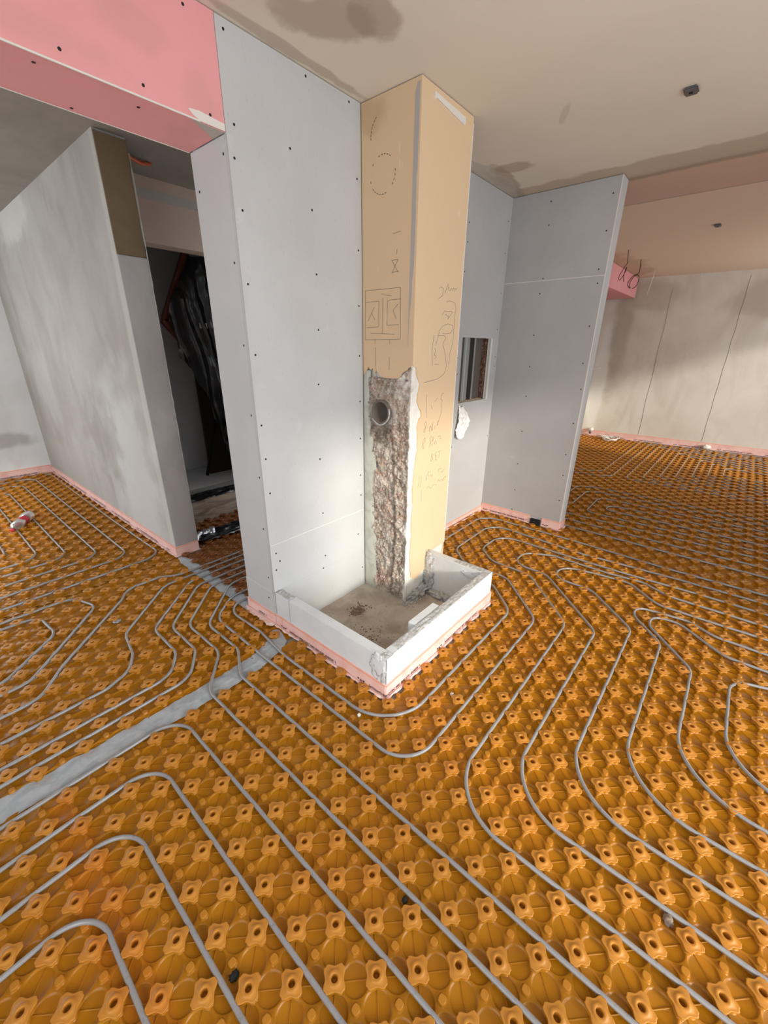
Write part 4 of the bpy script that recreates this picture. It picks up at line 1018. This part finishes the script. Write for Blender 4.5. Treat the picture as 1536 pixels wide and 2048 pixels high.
# ---------------------------------------------------------------- ceiling boxes and cables
t = thing('ceiling_box', 'small grey metal ceiling box with a central hole, nearer one', 'ceiling box', group='ceiling boxes')
box('housing', (2.246, -0.312, CEIL - 0.014), (2.314, -0.258, CEIL), M['gunmetal'], t, 0.006); box('cable_hole', (2.272, -0.292, CEIL - 0.0155), (2.288, -0.278, CEIL - 0.013), M['soot_black'], t)
t = thing('ceiling_box', 'tiny dark ceiling box in the far room ceiling', 'ceiling box', group='ceiling boxes')
box('housing', (4.92, -0.256, CEIL - 0.016), (5.0, -0.202, CEIL), M['gunmetal'], t, 0.006); box('cable_hole', (4.95, -0.238, CEIL - 0.0175), (4.97, -0.222, CEIL - 0.015), M['soot_black'], t)
def cable(name, x, pts, r, mt, label):
    P = [(x + 0.02 * math.sin(i * 0.9), y, z) for i, (y, z) in enumerate(pts)]
    bm = bmesh.new(); add_tube(bm, fillet(P, 0.05), r, 8); tag(bm_obj(name, bm, mt, None, True), label, 'cable')
cable('hanging_cable', 5.6, [(0.629, 2.569), (0.616, 2.431), (0.632, 2.413), (0.675, 2.317), (0.671, 2.271), (0.653, 2.26), (0.633, 2.293), (0.615, 2.352), (0.612, 2.426), (0.628, 2.343), (0.628, 2.293), (0.613, 2.244)], 0.0038, M['cable_dark'], 'narrow loop of dark cable hanging from the far ceiling, nearer the partition')
cable('hanging_cable', 6.3, [(0.627, 2.569), (0.618, 2.431), (0.63, 2.411), (0.682, 2.393), (0.72, 2.329), (0.723, 2.29), (0.698, 2.255), (0.679, 2.242), (0.703, 2.278), (0.707, 2.323), (0.669, 2.386), (0.622, 2.399), (0.602, 2.37), (0.605, 2.293), (0.631, 2.255), (0.663, 2.246)], 0.0045, M['cable_dark'], 'round loop of dark cable hanging in front of the pink duct end')
cable('cable_end', 7.3, [(0.625, 2.569), (0.636, 2.485), (0.65, 2.38), (0.666, 2.254)], 0.004, M['cable_white'], 'pale straight cable end hanging from the far ceiling by the far wall')
bm = bmesh.new(); r = random.Random(5)
for k in range(5):
    cx, cy = 7.62 + 0.02 * k, 0.78 + r.uniform(-.02, .05); pts = []
    for i in range(33):
        a = 2 * math.pi * i / 32
        pts.append((cx + (0.10 + 0.02 * k) * math.cos(a) * (0.8 + .1 * math.sin(3 * a + k)), cy + (0.09 + .012 * k) * math.sin(a), 0.034 + 0.008 * k + 0.010 * math.sin(2 * a + k)))
    add_tube(bm, pts, 0.006, 6, caps=False)
add_tube(bm, [(7.70, 0.80, 0.05), (7.82, 0.86, 0.07), (7.90, 0.95, 0.10)], 0.006, 6)
tag(bm_obj('cable_coil', bm, M['cable_white'], None, True), 'coil of white cable lying on the mat at the far wall', 'cable')
t = thing('capped_outlet', 'round white capped outlet at the strip near the partition edge', 'outlet')
bm = bmesh.new(); add_tube(bm, [(7.93, 1.20, 0.13), (7.86, 1.20, 0.13)], 0.035, 16); bm_obj('cap', bm, M['cable_white'], t, True)
bm = bmesh.new(); add_tube(bm, [(7.87, 1.205, 0.06), (7.87, 1.205, 0.10)], 0.022, 12); bm_obj('stem', bm, M['gunmetal'], t, True)
tag(lump('plaster_lump', (7.96, -0.54, 0.055), (0.04, 0.055, 0.035), M['filler'], None, 2, 0.4, 3), 'white lump of plaster on the mat at the far wall', 'plaster')
bm = bmesh.new(); add_tube(bm, [(7.45, 1.385, 1.175), (7.50, 1.15, 1.215)], 0.010, 6); tag(bm_obj('cable_stub', bm, M['cable_white'], None, True), 'pale stub sticking out beside the dark window frame', 'cable')

# white plastic bag hanging below the opening
def bag(u, v):
    z = 1.075 - v * 0.245; w_ = 0.055 + 0.12 * math.sin(min(1, v * 1.4) * math.pi * 0.62)
    if v > .75: w_ *= 1 - (v - .75) * 1.3
    x = 2.535 + u * w_ - 0.035 * v
    return (x, 0.914 - 0.022 * abs(math.sin(u * 9 + v * 4)) * (0.3 + v) - 0.020 * abs(fbm(u * 5, v * 5, 1)), z - 0.02 * math.sin(u * 3))
tag(grid_surface('plastic_bag', bag, 30, 40, M['white_cloth']), 'crumpled white plastic bag hanging under the wall opening', 'bag')

# crushed bottle in the left room
bt = thing('plastic_bottle', 'crushed clear plastic bottle with a red label lying on the mat', 'bottle')
b0 = Vector((-0.02, 3.60, 0.050)); bd = (Vector((0.165, 3.93, 0.055)) - b0); BL = bd.length; bd.normalize()
def lathe(name, prof, mt, par, seg=24, crush=0.12):
    bm = bmesh.new(); s_ = bd.cross(Vector((0, 0, 1))).normalized(); u_ = s_.cross(bd); rings = []
    for t_, r_ in prof:
        ring = []
        for k in range(seg):
            a = 2 * math.pi * k / seg; rr = r_ * (1 + crush * nz(math.cos(a) * 1.3, math.sin(a) * 1.3, t_ * 14) * 2)
            ring.append(bm.verts.new(b0 + bd * t_ + s_ * math.cos(a) * rr + u_ * math.sin(a) * rr * 0.85))
        rings.append(ring)
    for a, b in zip(rings, rings[1:]):
        for k in range(seg): bm.faces.new((a[k], a[(k + 1) % seg], b[(k + 1) % seg], b[k]))
    bm.faces.new(rings[0][::-1]); bm.faces.new(rings[-1]); return bm_obj(name, bm, mt, par, True)
lathe('body', [(0.0, 0.014), (0.02, 0.016), (0.04, 0.036), (0.08, 0.046), (0.14, 0.044), (0.16, 0.034), (0.20, 0.034), (0.22, 0.046), (0.30, 0.048), (0.34, 0.042), (0.36, 0.02)], M['bottle'], bt)
lathe('label', [(0.15, 0.041), (0.17, 0.040), (0.21, 0.041), (0.225, 0.047)], M['red_label'], bt)
lathe('cap', [(-0.022, 0.015), (-0.002, 0.016)], M['red_label'], bt, crush=0)

# ---------------------------------------------------------------- doorway and closet
t = thing('closet_step', 'rough sandy step board below the dark closet opening', 'step')
box('riser', (0.952, 2.695, -0.004), (1.948, 2.72, 0.205), M['sill'], t, 0.003)
box('tread', (0.952, 2.72, 0.18), (1.948, 2.86, 0.215), M['sill'], t)
box('threshold', (0.952, 2.80, 0.215), (1.948, 2.86, 0.262), M['grey_timber'], t, 0.003)
def crumple(name, f, nu, nv, mt, label, cat='film'): return tag(grid_surface(name, f, nu, nv, mt), label, cat)
crumple('black_film', lambda u, v: (0.88 + u * 1.3, 2.690 + v * 0.115 - .004 * abs(fbm(u * 14, v * 3, 2)), 0.200 + 0.030 * min(1, v * 2) + 0.010 * fbm(u * 16, v * 4, 6) + .012), 90, 12, M['black_film'], 'black plastic film folded over the top edge of the step')
def roll(u, v):
    a = v * 2 * math.pi; x = 0.88 + u * 1.0
    ry = 0.075 + 0.03 * nz(x * 9, math.cos(a), math.sin(a)); rz = 0.026 + 0.012 * nz(x * 11, math.cos(a) * 2, 4)
    return (x, 2.315 - 0.05 * u + ry * math.cos(a), 0.046 + rz * math.sin(a) + 0.005 * fbm(x * 30, a * 2, 1))
ro = thing('film_roll', 'crumpled black and silver film bundle lying across the doorway mat', 'film')
grid_surface('black_roll', roll, 90, 28, M['black_film'], ro)
crumple_s = grid_surface('silver_flap', lambda u, v: (0.885 + u * 0.17 + 0.05 * v, 2.235 + v * 0.12 + 0.02 * u, 0.050 + 0.035 * math.sin(v * 2.8) + 0.012 * fbm(u * 6, v * 6, 3)), 24, 16, M['silver_film'], ro)
grid_surface('silver_edge', lambda u, v: (0.95 + u * 0.6, 2.235 - 0.05 * u + 0.03 * v + 0.01 * nz(u * 15, 1, 1), 0.030 + 0.010 * v + 0.006 * nz(u * 18, v, 6)), 60, 4, M['silver_film'], ro)
# leaning roof window frame, black film and boards in the closet
fr = thing('timber_frame', 'dark red timber frame corner leaning inside the closet', 'frame')
def bar(name, a, b, w_, h_, mt, par):
    A, B = Vector(a), Vector(b); d = (B - A); l = d.length; d.normalize()
    bm = bmesh.new(); add_box(bm, (-w_ / 2, -h_ / 2, 0), (w_ / 2, h_ / 2, l), 0.003)
    q = d.to_track_quat('Z', 'Y').to_matrix().to_4x4()
    for v in bm.verts: v.co = q @ v.co + A
    return bm_obj(name, bm, mt, par)
bar('rail', (1.325, 3.15, 1.69), (1.60, 3.15, 2.24), 0.055, 0.05, M['red_wood'], fr)
bar('rail', (1.318, 3.15, 1.70), (1.46, 3.15, 1.52), 0.055, 0.05, M['red_wood'], fr)
bar('rail', (1.59, 3.155, 2.22), (1.9, 3.16, 1.85), 0.05, 0.05, M['red_wood'], fr)
outL = [(2.20, 1.585), (2.07, 1.515), (1.86, 1.385), (1.70, 1.335), (1.57, 1.375), (1.40, 1.37), (1.33, 1.45), (1.29, 1.485), (1.20, 1.511), (1.01, 1.590), (0.86, 1.598), (0.67, 1.668), (0.45, 1.695), (0.30, 1.76)]
def edge_x(z):
    for (z0, x0), (z1, x1) in zip(outL, outL[1:]):
        if z1 <= z <= z0: return x1 + (x0 - x1) * (z - z1) / (z0 - z1)
    return 1.6
def drape(u, v):
    z = 2.20 - v * 1.90; xl = edge_x(z); x = xl + u * (2.15 - xl)
    fold = 0.030 * math.sin(x * 46 + z * 7 + 2 * nz(x * 4, z * 2, 1)) * (0.3 + min(1, v * 1.2)) + 0.012 * fbm(x * 12, z * 6, 3)
    return (x, 3.09 + fold - 0.05 * math.sin(min(1, u * 2) * math.pi) , z)
tag(grid_surface('black_sheet', drape, 90, 130, M['black_film']), 'shiny black plastic sheet draped from the leaning timber frame', 'sheet')
tag(box('taped_patch', (1.575, 3.035, 1.64), (1.648, 3.04, 1.685), M['grey_timber'], None, 0.001), 'small grey tape patch on the black sheet', 'tape')
tag(box('brown_panel', (1.66, 3.42, 0.20), (2.2, 3.45, 1.25), M['brown_board']), 'dark brown board standing at the back of the closet', 'board')
pb = bar('black_prop', (1.60, 3.38, 0.205), (1.86, 3.38, 1.05), 0.035, 0.02, M['soot_black'], None)
tag(pb, 'thin black strip leaning against the brown board', 'prop')
bm = bmesh.new(); add_tube(bm, fillet([(0.87, 2.30, 2.56), (0.93, 2.34, 2.535), (1.02, 2.40, 2.54), (1.10, 2.44, 2.566)], 0.04), 0.011, 8)
tag(bm_obj('orange_conduit', bm, M['orange_cable'], None, True), 'short orange conduit under the ceiling at the pier top', 'conduit')

# small dirt on the mat
def dirt(x, y, r, mt, label, seed):
    tag(lump('dirt_clump', (x, y, 0.010), (r, r * 0.8, 0.009), mt, None, seed, 0.6, 3, 3.0), label, 'dirt', 'small dirt clumps on the mat')
dirt(0.62, -1.00, 0.016, M['crumb'], 'dark brown dirt clump between studs at the lower right', 3)
dirt(-0.235, -0.175, 0.012, M['soot_black'], 'small black dirt clump beside the pipe at the bottom left', 5)
dirt(0.17, -0.41, 0.009, M['soot_black'], 'tiny black dirt speck on the mat at the bottom centre', 8)
dirt(0.105, 1.645, 0.020, M['silver_film'], 'crumpled grey scrap lying between the hairpin pipes and the doorway pipes', 9)
dirt(0.55, 0.135, 0.008, M['filler'], 'tiny white plaster chip just left of the curb corner', 11)
dirt(0.915, -0.11, 0.009, M['filler'], 'small white plaster chip right of the curb corner', 12)
